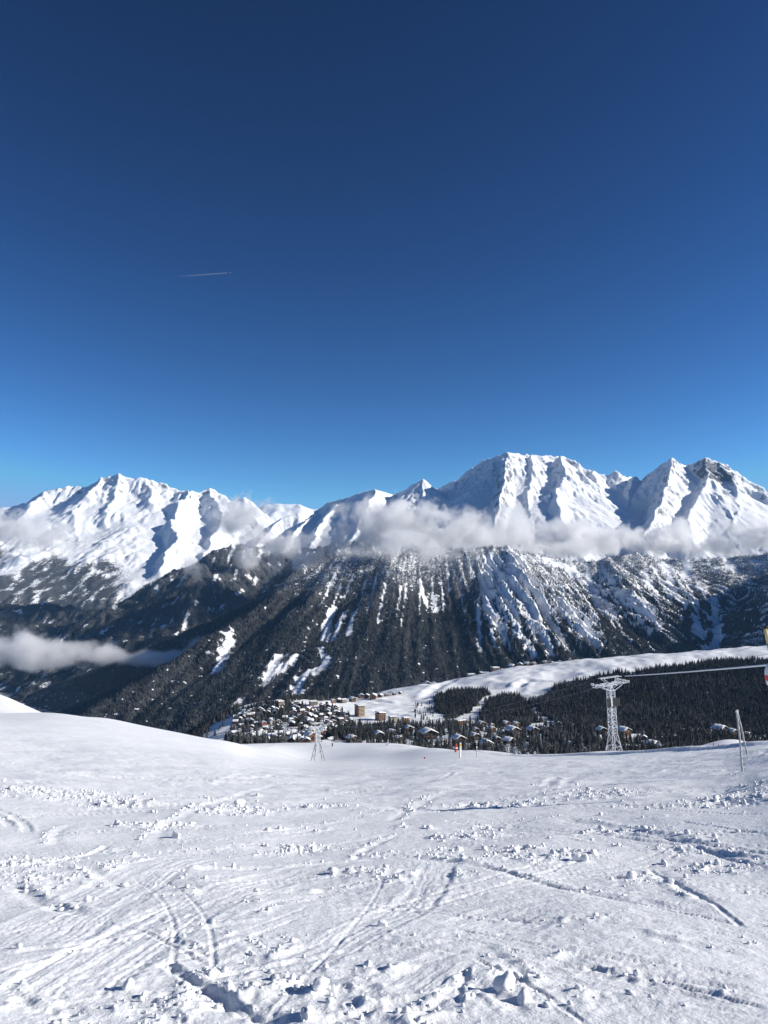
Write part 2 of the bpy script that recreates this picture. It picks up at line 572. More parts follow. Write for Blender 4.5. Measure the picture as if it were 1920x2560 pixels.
# --- the big fluted mountain with a broad flat top, and the glaciated peak beside it
X, Y = axes(-300, 5600, 5300, 10300, 12)
WX, WY = warp(X, Y, 22, 220, 81)
I = [([(1078, 1222, 9850), (1102, 1219, 9700), (1151, 1195, 9400), (1182, 1172, 9200), (1209, 1152, 9000), (1240, 1141, 8820), (1267, 1131, 8650), (1330, 1138, 8850), (1400, 1141, 8950), (1440, 1152, 8900), (1481, 1178, 8800), (1515, 1190, 8800), (1539, 1177, 8800), (1556, 1193, 8800), (1582, 1190, 9000), (1602, 1204, 9200)], 1.15, 0.45, 450),
     ([(1602, 1204, 9200), (1637, 1175, 8850), (1663, 1153, 8550), (1678, 1143, 8400), (1690, 1152, 8450), (1706, 1158, 8500), (1730, 1159, 8500), (1764, 1144, 8400), (1793, 1155, 8400), (1851, 1190, 8300), (1886, 1219, 8200), (1920, 1243, 8200), (2020, 1290, 8200), (2200, 1340, 8300)], 1.15, 0.45, 450),
     ([(1267, 1131, 8700), (1262, 1180, 8300), (1256, 1222, 8000), (1246, 1272, 7700), (1230, 1330, 7300)], 1.25, 0.5, 350),
     ([(1400, 1141, 8800), (1416, 1187, 8350), (1388, 1222, 8000), (1400, 1290, 7500), (1430, 1340, 7100)], 0.75, 0.35, 260),
     ([(1330, 1138, 8750), (1328, 1200, 8250), (1318, 1262, 7800), (1330, 1330, 7300)], 0.75, 0.35, 220),
     ([(1481, 1178, 8800), (1500, 1225, 8350), (1520, 1275, 7900), (1500, 1330, 7400)], 0.75, 0.35, 260),
     ([(1582, 1190, 8700), (1570, 1240, 8250), (1560, 1290, 7850)], 0.75, 0.35, 260),
     ([(1678, 1143, 8400), (1676, 1185, 8050), (1658, 1240, 7700), (1630, 1300, 7300), (1600, 1350, 7000)], 1.2, 0.5, 350),
     ([(1764, 1144, 8400), (1772, 1190, 8050), (1745, 1240, 7750), (1720, 1290, 7400), (1730, 1350, 7000)], 0.85, 0.36, 260),
     ([(1793, 1155, 8400), (1838, 1215, 7950), (1850, 1270, 7600), (1820, 1330, 7200)], 0.9, 0.36, 260),
     ([(1886, 1219, 8200), (1915, 1275, 7700), (1900, 1340, 7200)], 0.9, 0.36, 260),
     ([(1151, 1195, 9400), (1110, 1250, 8900), (1075, 1310, 8300)], 0.9, 0.4, 260),
     ([(1209, 1152, 9000), (1180, 1225, 8500), (1150, 1300, 7950)], 1.0, 0.5, 200)]
forward(I, [2, 7], 0.34, 0.2, 0.18)
forward(I, [3, 8, 9], 0.24, 0.15, 0.14)
forward(I, [4, 5, 6, 10, 11, 12], 0.16, 0.12, 0.1)
H = tent(X, Y, I, 20, (WX, WY), (360, 520, 0.85), 7)
top = at(1267, 1130, 8700)[2]
dist = np.clip((top - H) / 1000, 0, 1)
fl_ = ridged(X / 55, Y / 420, 3, seed=14) - 0.8            # flutes running down the faces
H += fl_ * 9 * sst(0.02, 0.12, dist) * sst(0.75, 0.4, dist) + fbm(X / 500, Y / 500, 3, 0.45, seed=44) * 32 * sst(0.02, 0.2, dist) + fbm(X / 70, Y / 70, 4, 0.6, seed=10) * 5 + (ridged(X / 110, Y / 110, 3, 0.5, seed=48) - 0.8) * 19 * sst(0.0, 0.02, dist) * sst(0.8, 0.2, dist)
H = erode(H, 12, 40000, 70, 6, mask=0.8 * sst(0.0, 0.05, dist))
mat_i = mountain_mat('high_mountain_snow', 0.37, 0.53, (0.14, 0.142, 0.15), 0.012, bump=8)
rk = -0.05 + 0.40 * (1 + 0.6 * fbm(X / 60, Y / 60, 3, seed=99)) * np.exp(-((X - at(1812, 1210, 8000)[0]) / 170) ** 2 - ((Y - 8150) / 260) ** 2)
tag(grid_mesh('high_mountain', X, Y, H, mat_i, {'forest': 0.6 * sst(180, -60, H), 'rock': rk}), kind='structure')

# --- wooded ridges in the middle distance on the left
X, Y = axes(-3600, 700, 3900, 7600, 11.5)
WX, WY = warp(X, Y, 25, 240, 31)
Dl = [([(215, 1600, 5200), (272, 1506, 5600), (324, 1494, 5800), (370, 1466, 5900), (434, 1425, 6000), (498, 1400, 6100), (538, 1376, 6200), (600, 1366, 6300), (694, 1385, 6300), (800, 1370, 6500), (900, 1350, 6700)], 0.75, 0.45, 600),
      ([(694, 1385, 6300), (640, 1400, 5900), (560, 1430, 5500), (500, 1462, 5200), (470, 1530, 4900), (440, 1600, 4650), (420, 1660, 4450)], 0.75, 0.45, 500),
      ([(800, 1370, 6500), (745, 1430, 5600), (690, 1500, 5100), (620, 1580, 4700), (580, 1660, 4400)], 0.75, 0.45, 500),
      ([(538, 1376, 6200), (470, 1450, 5750), (380, 1540, 5300), (330, 1620, 4950)], 0.65, 0.45, 400),
      ([(-500, 1500, 6300), (-200, 1580, 5700), (0, 1640, 5300), (120, 1700, 4900), (220, 1760, 4600), (280, 1820, 4400)], 0.5, 0.35, 500),
      ([(-500, 1470, 7000), (-150, 1490, 7000), (0, 1503, 6900), (120, 1512, 6800), (240, 1530, 6600), (330, 1560, 6400)], 0.5, 0.4, 400)]
H = tent(X, Y, Dl, 40, (WX, WY), (500, 500, 0.8), 8)
H += (ridged(X / 420, Y / 420, 5, seed=45) - 0.9) * 40 + fbm(X / 60, Y / 60, 3, seed=12) * 6
H = erode(H, 11.5, 60000, 40, 7)
clear = sst(0.2, 0.8, fbm(X / 60, Y / 150, 5, 0.62, seed=33) + 0.35 * fbm(X / 500, Y / 500, 2, seed=34))
forest = 0.92 - 0.62 * clear - 0.15 * sst(40, 230, H)
hfD = HF(-3600, 3900, 11.5, H); foD = HF(-3600, 3900, 11.5, 1 - clear)
mat_d = mountain_mat('wooded_ridge_ground', 0.55, 0.75, (0.12, 0.115, 0.11), 0.012, (0.045, 0.047, 0.05), 0.16, 9)
tag(grid_mesh('wooded_ridge', X, Y, H, mat_d, {'forest': forest, 'rock': 0 * X}), kind='structure')

# --- the wooded mountain behind the village, gullied face
CX0, CX1, CY0, CY1, CS = -2100, 3300, 2450, 5000, 7.0
X, Y = axes(CX0, CX1, CY0, CY1, CS)
WX, WY = warp(X, Y, 18, 170, 51)
Cl = [([(120, 1850, 2800), (230, 1780, 2950), (330, 1715, 3080), (450, 1648, 3250), (530, 1592, 3400), (620, 1535, 3600), (700, 1482, 3780), (760, 1442, 3900), (810, 1410, 4000), (850, 1394, 4060), (910, 1378, 4100), (980, 1372, 4150), (1060, 1374, 4200), (1150, 1372, 4200), (1230, 1366, 4200), (1265, 1366, 4200),
        (1310, 1380, 4250), (1400, 1398, 4300), (1480, 1404, 4300), (1520, 1394, 4320), (1590, 1380, 4350), (1650, 1396, 4350), (1720, 1400, 4350), (1800, 1394, 4350), (1920, 1384, 4300), (2100, 1375, 4250), (2400, 1370, 4200)], 0.80, 0.32, 900),
      ([(2050, 1380, 4250), (2010, 1392, 3900), (1990, 1425, 3600), (1985, 1490, 3350), (2000, 1570, 3150)], 0.95, 0.5, 500),
      ([(1265, 1366, 4200), (1300, 1440, 3850), (1345, 1540, 3480), (1390, 1640, 3200)], 0.55, 0.36, 500),
      ([(1520, 1396, 4320), (1580, 1480, 3900), (1640, 1570, 3560), (1680, 1640, 3350)], 0.6, 0.36, 400),
      ([(980, 1372, 4150), (950, 1480, 3720), (920, 1590, 3350), (900, 1690, 3080)], 0.5, 0.36, 500),
      ([(850, 1394, 4060), (760, 1520, 3600), (690, 1640, 3230)], 0.55, 0.38, 400)]
HC = tent(X, Y, Cl, 40, (WX, WY))
AX, AY = at(1080, 1400, 4200)[0], 5600.0
phi = np.arctan2(X - AX, AY - Y); rad = np.hypot(X - AX, AY - Y)
crest = sst(4280, 4000, Y + 60 * fbm(X / 300, Y / 300, 2, seed=2))
gul = ridged(phi * 34 + 0.25 * fbm(X / 130, Y / 130, 3, seed=6), rad / 900, 3, 0.55, seed=19) - 0.9
gul2 = ridged(phi * 95 + 0.2 * fbm(X / 60, Y / 60, 2, seed=61), rad / 500, 2, 0.5, seed=29) - 0.7
right_w = sst(at(1120, 1500, 3800)[0], at(1220, 1500, 3800)[0], X)
gul3 = ridged(phi * 210 + 0.2 * fbm(X / 40, Y / 40, 2, seed=62), rad / 300, 2, 0.5, seed=39) - 0.7
gulS = ridged(phi * 62 + 0.3 * fbm(X / 110, Y / 110, 3, seed=63), rad / 700, 2, 0.5, seed=49) - 0.75
HC += gul * (11 + 13 * right_w) * crest + gulS * 17 * right_w * crest + gul2 * (4.5 + 8 * right_w) * crest + gul3 * (2 + 5 * right_w) * crest + fbm(X / 45, Y / 45, 3, seed=13) * 3.0
GUL, GUL2 = gul, gul2


hfC = HF(CX0, CY0, CS, HC)


def capsule_mask(X, Y, pts, soft=0.5, ns=40.0, seed=1):
    """pts: [(x, y, half width)...] a strip on the ground with ragged edges"""
    M = np.zeros(X.shape)
    jit = 1 + 0.9 * fbm(X / ns, Y / ns, 3, seed=seed)
    for a, b in zip(pts[:-1], pts[1:]):
        ex, ey = b[0] - a[0], b[1] - a[1]
        l2 = ex * ex + ey * ey + 1e-9
        t = np.clip(((X - a[0]) * ex + (Y - a[1]) * ey) / l2, 0, 1)
        d = np.hypot(X - a[0] - t * ex, Y - a[1] - t * ey) / (a[2] + t * (b[2] - a[2]))
        M = np.maximum(M, sst(1 + soft, 1 - soft, d * jit))
    return M


# open snow on the mountain face: avalanche tracks and screes, laid on the ground
def chit(u, v): return hfC.hit(u, v, 2460, 4990)


OPEN = np.zeros(X.shape)
strips = [[(1395, 1500, 9), (1420, 1520, 22), (1470, 1580, 28), (1492, 1615, 12)],
          [(1225, 1390, 10), (1215, 1450, 10), (1225, 1530, 12), (1262, 1610, 9)],
          [(1240, 1400, 8), (1262, 1480, 9), (1300, 1580, 10), (1335, 1640, 7)],
          [(1290, 1385, 10), (1310, 1430, 7), (1350, 1500, 8), (1420, 1620, 10)],
          [(1365, 1400, 10), (1430, 1425, 12)], [(1270, 1390, 7), (1290, 1450, 6), (1330, 1540, 8), (1380, 1640, 8)],
          [(1590, 1490, 7), (1620, 1540, 14), (1650, 1570, 8)], [(1465, 1440, 6), (1510, 1500, 7), (1540, 1550, 6)],
          [(1670, 1420, 6), (1680, 1480, 8), (1700, 1500, 6)], [(1720, 1405, 8), (1715, 1440, 8)], [(1825, 1418, 11), (1832, 1425, 9)],
          [(1735, 1545, 8), (1750, 1590, 12)], [(1785, 1500, 8), (1795, 1580, 10), (1780, 1630, 16)],
          [(1610, 1430, 7), (1640, 1490, 7)], [(1660, 1410, 8), (1662, 1430, 7)], [(1500, 1390, 12), (1560, 1385, 14), (1640, 1392, 14)],
          [(825, 1525, 5), (815, 1600, 8)], [(862, 1530, 5), (835, 1600, 7)], [(885, 1530, 5), (870, 1590, 6)], [(840, 1520, 4), (812, 1560, 6), (808, 1600, 6)],
          [(680, 1660, 6), (665, 1705, 12)], [(700, 1640, 8), (670, 1690, 12)], [(740, 1640, 6), (690, 1680, 14)], [(800, 1620, 6), (820, 1660, 12), (760, 1690, 18), (730, 1750, 8)],
          [(575, 1585, 8), (560, 1640, 14), (540, 1680, 12)], [(1085, 1490, 5), (1090, 1530, 5)], [(1195, 1500, 4), (1200, 1620, 5), (1207, 1630, 6)], [(600, 1750, 6), (585, 1765, 7)], [(1050, 1450, 4), (1065, 1510, 4)]]
rs = random.Random(5)
for u0 in range(1188, 1490, 11):               # the fan of narrow gullies below the summit
    k0 = u0 + rs.uniform(-3, 3); va = rs.uniform(1385, 1450); vb = min(1640, va + rs.uniform(90, 210)); w_ = rs.uniform(1.6, 3.4)
    fu = lambda v: 1080 + (k0 - 1080) * (v - 890) / 500
    strips.append([(fu(v), v, w_ * (0.7 + 0.6 * f)) for f, v in ((0, va), (0.35, va + 0.35 * (vb - va)), (0.7, va + 0.7 * (vb - va)), (1, vb))])
for u0 in range(1500, 1760, 26):
    k0 = u0 + rs.uniform(-5, 5); va = rs.uniform(1408, 1450); vb = va + rs.uniform(50, 130); w_ = rs.uniform(1.6, 3.2)
    strips.append([(k0, va, w_), (k0 + 0.28 * (vb - va), 0.5 * (va + vb), w_ * 1.3), (k0 + 0.6 * (vb - va), vb, w_)])
for u0 in range(860, 1180, 24):
    k0 = u0 + rs.uniform(-8, 8); va = rs.uniform(1395, 1470); vb = va + rs.uniform(40, 110); w_ = rs.uniform(1.0, 2.0)
    fu = lambda v: 1080 + (k0 - 1080) * (v - 890) / 500
    strips.append([(fu(va), va, w_), (fu(vb), vb, w_)])
for k, st_ in enumerate(strips):
    pp = []
    for (u, v, w) in st_:
        h_ = chit(u, v)
        pp.append((h_[0], h_[1], w * h_[1] / F * 1.15))
    OPEN = np.maximum(OPEN, capsule_mask(X, Y, pp, 0.5, 32, seed=200 + k))
fan = sst(at(1130, 1500, 3800)[0], at(1290, 1500, 3800)[0], X + 90 * fbm(X / 120, Y / 260, 3, seed=95)) * sst(at(1540, 1500, 3900)[0], at(1430, 1500, 3800)[0], X) * sst(-330, -230, HC)
OPEN = np.maximum(OPEN, fan * sst(0.30, 0.6, gulS + 0.25 * GUL + 0.6 * fbm(X / 35, Y / 90, 4, 0.6, seed=88)) * 0.97)
rest = sst(at(1500, 1500, 3800)[0], at(1560, 1500, 3800)[0], X)
OPEN = np.maximum(OPEN, rest * 0.6 * sst(0.38, 0.7, 0.5 * GUL + 0.8 * gulS + 0.5 * fbm(X / 80, Y / 140, 3, seed=87)))
OPEN = np.clip(OPEN, 0, 1)
mat_c = mountain_mat('wooded_mountain_ground', 0.62, 0.8, (0.15, 0.145, 0.14), 0.02, (0.035, 0.036, 0.038), 0.14, 3)  # dark ground in the gaps between trees: forest-floor shade put into the colour
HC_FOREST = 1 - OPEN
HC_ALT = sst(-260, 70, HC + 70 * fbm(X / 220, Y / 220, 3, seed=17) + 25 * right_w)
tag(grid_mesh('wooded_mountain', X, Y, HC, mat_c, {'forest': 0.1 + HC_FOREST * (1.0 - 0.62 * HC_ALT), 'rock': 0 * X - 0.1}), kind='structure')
XC, YC = X, Y

# --- the shelf with the village and the ski ridge beyond it: a smooth surface through surveyed points
PTS = [(-300, 1950, 700), (0, 1910, 700), (300, 1890, 700), (700, 1880, 720), (1000, 1884, 700), (1200, 1900, 700), (1500, 1905, 650), (1800, 1905, 650), (2100, 1900, 650), (2500, 1890, 700),
       (480, 1856, 950), (700, 1854, 980), (900, 1856, 980), (1100, 1872, 920), (1100, 1832, 1150), (1300, 1856, 1000), (1300, 1812, 1300), (1500, 1856, 1020), (1700, 1842, 1120), (1900, 1840, 1120), (2200, 1835, 1100),
       (1500, 1820, 1330), (1700, 1818, 1350), (1900, 1818, 1350), (2200, 1815, 1350),
       (560, 1815, 1350), (750, 1806, 1350), (900, 1806, 1380), (1000, 1806, 1400), (1100, 1800, 1430), (1230, 1792, 1480),
       (560, 1790, 1600), (620, 1768, 1780), (700, 1764, 1850), (800, 1758, 1900), (900, 1744, 2000), (1000, 1722, 2100), (1150, 1697, 2150), (1300, 1667, 2200), (1500, 1645, 2200), (1700, 1632, 2200), (1920, 1615, 2200), (2300, 1590, 2200),
       (950, 1772, 1680), (1100, 1755, 1750), (1250, 1735, 1850), (1400, 1700, 1950), (1400, 1780, 1580), (1550, 1700, 1900), (1550, 1780, 1560), (1700, 1700, 1850), (1700, 1780, 1550), (1900, 1700, 1830), (1900, 1780, 1550), (2300, 1700, 1830), (2300, 1780, 1550),
       (1300, 1730, 2600), (1700, 1700, 2600), (900, 1800, 2500), (600, 1870, 2400), (2300, 1680, 2600), (460, 1870, 1300), (360, 1920, 1300), (100, 2000, 1500), (100, 2000, 2400), (350, 1930, 2200), (-300, 2100, 1500), (-300, 2100, 2400), (480, 1850, 1600)]
P3 = np.array([at(*p) for p in PTS])


def tps_fit(P):
    n = len(P); s = 1000.0
    q = P[:, :2] / s
    r2 = ((q[:, None] - q[None]) ** 2).sum(-1)
    K = np.where(r2 > 0, 0.5 * r2 * np.log(r2 + 1e-12), 0) + np.eye(n) * 2e-4
    A = np.zeros((n + 3, n + 3)); A[:n, :n] = K
    A[:n, n] = 1; A[:n, n + 1:] = q; A[n, :n] = 1; A[n + 1:, :n] = q.T
    w = np.linalg.solve(A, np.concatenate([P[:, 2], np.zeros(3)]))

    def f(X, Y):
        x, y = X / s, Y / s
        z = w[n] + w[n + 1] * x + w[n + 2] * y
        for i in range(n):
            r = (x - q[i, 0]) ** 2 + (y - q[i, 1]) ** 2
            z = z + w[i] * 0.5 * r * np.log(r + 1e-12)
        return z
    return f


BX0, BX1, BY0, BY1, BS = -1500, 2000, 640, 2660, 6.5
X, Y = axes(BX0, BX1, BY0, BY1, BS)
XB, YB = X, Y
HB = tps_fit(P3)(X, Y)
HB += 5 * fbm(X / 130, Y / 130, 4, seed=71) + 1.2 * fbm(X / 28, Y / 28, 2, seed=72)
hfB = HF(BX0, BY0, BS, HB)

# ------------------------------------------------------------------ the near snow field
UC = [-700, 0, 127, 250, 370, 478, 580, 640, 795, 960, 1090, 1180, 1260, 1300, 1350, 1540, 1640, 1730, 1809, 1860, 1920, 2600]
DK = [6, 10, 15, 25, 35, 45, 60, 75, 95, 120, 150, 190, 240, 300, 380, 460, 540, 650, 780, 950]
VT = {
    -700: [2320, 2110, 2010, 1910, 1850, 1815, 1780, 1760, 1740, 1725, 1715, 1725, 1710, 1650, 1680, 1740, 1800, 1850, 1900, 1950],
    0:    [2400, 2190, 2070, 1960, 1910, 1880, 1845, 1825, 1806, 1793, 1785, 1795, 1780, 1731, 1750, 1790, 1830, 1880, 1930, 1980],
    127:  [2404, 2200, 2080, 1970, 1922, 1893, 1858, 1836, 1814, 1796, 1783, 1795, 1800, 1783, 1800, 1820, 1850, 1890, 1930, 1980],
    250:  [2406, 2205, 2088, 1980, 1932, 1904, 1870, 1850, 1829, 1810, 1796, 1794, 1810, 1830, 1840, 1850, 1870, 1900, 1940, 1980],
    370:  [2408, 2210, 2093, 1988, 1942, 1915, 1884, 1866, 1848, 1831, 1820, 1816, 1824, 1840, 1850, 1860, 1880, 1900, 1940, 1970],
    478:  [2409, 2212, 2096, 1994, 1949, 1924, 1897, 1881, 1866, 1852, 1843, 1838, 1842, 1850, 1856, 1858, 1862, 1880, 1910, 1940],
    580:  [2410, 2214, 2099, 2000, 1957, 1934, 1910, 1896, 1884, 1873, 1865, 1859, 1855, 1853, 1855, 1857, 1860, 1866, 1890, 1920],
    640:  [2410, 2215, 2101, 2004, 1963, 1942, 1920, 1908, 1899, 1892, 1887, 1882, 1878, 1874, 1870, 1868, 1864, 1859, 1876, 1910],
    795:  [2410, 2217, 2104, 2010, 1971, 1951, 1932, 1923, 1917, 1913, 1911, 1909.5, 1908, 1907, 1905.5, 1904, 1900, 1857, 1872, 1905],
    960:  [2410, 2216, 2103, 2008, 1968, 1948, 1930, 1921, 1915, 1911, 1908, 1906, 1903, 1900, 1895, 1889, 1880, 1857, 1872, 1905],
    1090: [2409, 2214, 2099, 2001, 1960, 1939, 1920, 1911, 1904, 1899, 1894, 1889, 1884, 1879, 1874, 1870, 1870, 1875, 1890, 1915],
    1180: [2408, 2212, 2096, 1996, 1955, 1933, 1915, 1906, 1899, 1893, 1888, 1882, 1877, 1876, 1880, 1886, 1892, 1900, 1915, 1935],
    1260: [2407, 2210, 2093, 1992, 1950, 1929, 1911, 1903, 1897, 1892, 1888, 1884, 1882, 1885, 1890, 1896, 1902, 1910, 1925, 1945],
    1300: [2406, 2208, 2091, 1989, 1947, 1926, 1909, 1902, 1896, 1892, 1889, 1887, 1888, 1892, 1898, 1904, 1910, 1920, 1930, 1950],
    1350: [2405, 2206, 2088, 1986, 1944, 1923, 1907, 1900, 1894, 1890, 1887, 1887, 1890, 1895, 1900, 1906, 1912, 1920, 1930, 1950],
    1540: [2402, 2200, 2080, 1974, 1931, 1910, 1895, 1888, 1882, 1878, 1879, 1884, 1892, 1900, 1905, 1910, 1915, 1920, 1930, 1950],
    1640: [2400, 2196, 2074, 1966, 1922, 1901, 1886, 1879, 1875, 1876, 1880, 1884, 1888, 1890, 1898, 1906, 1912, 1920, 1930, 1950],
    1730: [2398, 2190, 2068, 1956, 1910, 1890, 1877, 1872.5, 1872, 1875, 1878, 1876, 1866, 1868, 1880, 1896, 1908, 1920, 1930, 1950],
    1809: [2396, 2186, 2060, 1945, 1898, 1879, 1870, 1868, 1870, 1875, 1876, 1866, 1847, 1849, 1870, 1892, 1905, 1920, 1930, 1950],
    1860: [2394, 2182, 2052, 1932, 1887, 1870, 1864, 1865, 1869, 1875, 1878, 1870, 1858, 1862, 1880, 1896, 1908, 1920, 1930, 1950],
    1920: [2392, 2176, 2040, 1918, 1876, 1862, 1858, 1861, 1867, 1875, 1880, 1878, 1872, 1876, 1886, 1898, 1908, 1920, 1930, 1950],
    2600: [2360, 2120, 1970, 1850, 1810, 1796, 1790, 1792, 1800, 1815, 1830, 1840, 1850, 1860, 1880, 1896, 1908, 1920, 1930, 1950]}


def pchip(xk, yk, x):
    h = np.diff(xk); dl = np.diff(yk) / h
    m = np.zeros(len(xk)); m[0] = dl[0]; m[-1] = dl[-1]
    for i in range(1, len(xk) - 1):
        if dl[i - 1] * dl[i] > 0:
            w1, w2 = 2 * h[i] + h[i - 1], h[i] + 2 * h[i - 1]
            m[i] = (w1 + w2) / (w1 / dl[i - 1] + w2 / dl[i])
    k = np.clip(np.searchsorted(xk, x) - 1, 0, len(xk) - 2)
    t = (x - xk[k]) / h[k]
    return (2 * t**3 - 3 * t**2 + 1) * yk[k] + (t**3 - 2 * t**2 + t) * h[k] * m[k] + (-2 * t**3 + 3 * t**2) * yk[k + 1] + (t**3 - t**2) * h[k] * m[k + 1]


LD = np.linspace(math.log(6), math.log(950), 420)
lk = np.log(np.array(DK, float))
TU = np.linspace(-700, 2600, 661)
tab = np.stack([pchip(lk, np.array(VT[u], float), LD) for u in UC], 0)
ucf = np.array(UC, float)
tab2 = np.stack([pchip(ucf, tab[:, j], TU) for j in range(len(LD))], 1)     # rows: u, columns: log D
tanv = np.tan(np.arctan((tab2 - 1280) / F) - PITCH)                          # depression
for _ in range(26):                                                          # soften across u
    tanv[1:-1] = 0.25 * tanv[:-2] + 0.5 * tanv[1:-1] + 0.25 * tanv[2:]
hf_tab = HF(0, 0, 1.0, tanv)


def ground(x, y):
    """height of the near slope, metres"""
    x = np.asarray(x, float); y = np.asarray(y, float)
    yy = np.maximum(y, 6.0)
    u = np.clip(960 + F * x * CA / yy, -700, 2600)
    fy = (u + 700) / 5.0
    fx = (np.log(np.clip(yy, 6, 950)) - LD[0]) / (LD[1] - LD[0])
    t = hf_tab(fx, fy)
    z = EYE - t * yy
    t6 = 0.243
    near = -0.222 * y - 0.012 * x + 0.05
    w = sst(6.0, 14.0, y)
    return np.where(y < 6, near, near * (1 - w) + z * w)


def ghit(u, v, d0=3.0, d1=700.0):
    D = np.exp(np.linspace(math.log(d0), math.log(d1), 4000))
    d = ray(u, v); d = d / d[1]
    p = np.array([0, 0, EYE])[None] + D[:, None] * d[None]
    below = p[:, 2] < ground(p[:, 0], p[:, 1])
    k = int(np.argmax(below)) if below.any() else len(D) - 1
    return np.array([p[k, 0], p[k, 1], float(ground(p[k, 0], p[k, 1]))])

# ------------------------------------------------------------------ the village shelf and its woods
def snow_mat(name, scale, dist, rough=0.65, c=SNOW):
    m, nt, b, _ = new_mat(name)
    geo = nt.nodes.new('ShaderNodeNewGeometry')
    n1 = noise_n(nt, scale, 5, 0.6, geo.outputs['Position'])
    n2 = noise_n(nt, scale * 0.11, 3, 0.5, geo.outputs['Position'])
    nt.links.new(mixc(nt, mrange(nt, n2, 0.3, 0.7), tuple(x * 0.955 for x in c), c), b.inputs['Base Color'])
    b.inputs['Roughness'].default_value = rough
    b.inputs['Specular IOR Level'].default_value = 0.25
    bp = nt.nodes.new('ShaderNodeBump'); bp.inputs['Strength'].default_value = 0.6; bp.inputs['Distance'].default_value = dist
    nt.links.new(n1, bp.inputs['Height']); nt.links.new(bp.outputs['Normal'], b.inputs['Normal'])
    return m


def bhit(u, v, d0=700, d1=2640): return hfB.hit(u, v, d0, d1, 2500)


def poly_world(pts): return np.array([bhit(u, v)[:2] for u, v in pts])


def in_poly(x, y, P):
    r = np.zeros(x.shape, bool); n = len(P); j = n - 1
    for i in range(n):
        xi, yi, xj, yj = P[i, 0], P[i, 1], P[j, 0], P[j, 1]
        c = ((yi > y) != (yj > y)) & (x < (xj - xi) * (y - yi) / (yj - yi + 1e-12) + xi)
        r ^= c; j = i
    return r


# pistes and cat tracks pressed into the ski ridge
def press(pts, depth, rim):
    global HB
    P = [bhit(u, v) for u, v, w in pts]
    for (a, b, w0, w1) in zip(P[:-1], P[1:], [p[2] for p in pts[:-1]], [p[2] for p in pts[1:]]):
        ex, ey = b[0] - a[0], b[1] - a[1]
        t = np.clip(((XB - a[0]) * ex + (YB - a[1]) * ey) / (ex * ex + ey * ey + 1e-9), 0, 1)
        d = np.hypot(XB - a[0] - t * ex, YB - a[1] - t * ey) / (w0 + t * (w1 - w0))
        HB += -depth * np.exp(-d ** 2) + rim * np.exp(-((d - 1.7) / 0.6) ** 2)


for pts in ([(1060, 1745, 12), (1075, 1730, 12), (1100, 1715, 14), (1130, 1702, 14)], [(1295, 1728, 12), (1300, 1712, 12), (1320, 1702, 12), (1400, 1708, 14)],
            [(880, 1752, 14), (960, 1757, 14), (1060, 1757, 16)], [(940, 1778, 12), (1000, 1790, 14)], [(1330, 1700, 30), (1400, 1690, 30), (1480, 1672, 30)], [(1200, 1712, 20), (1240, 1720, 20)]):
    press(pts, 3.0, 1.6)
HB += 1.8 * fbm(XB / 70, YB / 140, 3, seed=75) * sst(1750, 2000, YB)
hfB.Z = HB
m_shelf = snow_mat('village_snow', 0.06, 1.5)
nt = m_shelf.node_tree; b_ = nt.nodes['Principled BSDF']
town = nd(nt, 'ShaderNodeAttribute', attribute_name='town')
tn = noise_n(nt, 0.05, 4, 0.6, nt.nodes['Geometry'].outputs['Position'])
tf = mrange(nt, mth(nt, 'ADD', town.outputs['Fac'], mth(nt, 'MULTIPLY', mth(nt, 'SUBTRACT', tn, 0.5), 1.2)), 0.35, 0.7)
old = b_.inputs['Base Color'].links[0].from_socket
nt.links.new(mixc(nt, tf, old, (0.13, 0.125, 0.125)), b_.inputs['Base Color'])      # ploughed roads, yards and dirty snow, with shade between the houses painted in
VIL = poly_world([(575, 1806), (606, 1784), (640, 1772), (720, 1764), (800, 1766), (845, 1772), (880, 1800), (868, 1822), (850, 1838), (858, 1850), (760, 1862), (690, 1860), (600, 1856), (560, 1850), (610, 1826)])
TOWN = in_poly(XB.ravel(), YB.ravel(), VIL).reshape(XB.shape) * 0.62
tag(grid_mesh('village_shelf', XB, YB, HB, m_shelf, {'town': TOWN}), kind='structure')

m_tree, nt, b_, _ = new_mat('conifer_needles')
geo = nt.nodes.new('ShaderNodeNewGeometry'); oi = nt.nodes.new('ShaderNodeObjectInfo')
sp_ = nt.nodes.new('ShaderNodeSeparateXYZ'); nt.links.new(geo.outputs['Position'], sp_.inputs[0])
sn_ = nt.nodes.new('ShaderNodeSeparateXYZ'); nt.links.new(geo.outputs['Normal'], sn_.inputs[0])
alt = mrange(nt, sp_.outputs['Z'], -240, 90, 0.0, 1.0)                  # rime is heavier high on the mountain
nz_ = noise_n(nt, 0.35, 3, 0.6, geo.outputs['Position'])
big = noise_n(nt, 0.006, 3, 0.6, geo.outputs['Position'])
green = mixc(nt, oi.outputs['Random'], (0.017, 0.023, 0.021), (0.048, 0.043, 0.036))
fr = mth(nt, 'ADD', mth(nt, 'MULTIPLY', alt, 0.95), mth(nt, 'MULTIPLY', mth(nt, 'SUBTRACT', big, 0.47), 1.0))
fr = mth(nt, 'ADD', fr, mth(nt, 'MULTIPLY', mth(nt, 'SUBTRACT', oi.outputs['Random'], 0.5), 0.45))
fr = mth(nt, 'MULTIPLY', fr, mth(nt, 'ADD', mth(nt, 'MULTIPLY', sn_.outputs['Z'], 0.35), 0.55))
fr = mth(nt, 'MULTIPLY', fr, mrange(nt, nz_, 0.35, 0.65, 0.25, 1.0), True)
nt.links.new(mixc(nt, fr, green, (0.50, 0.52, 0.56)), b_.inputs['Base Color'])
b_.inputs['Roughness'].default_value = 0.85
b_.inputs['Specular IOR Level'].default_value = 0.15
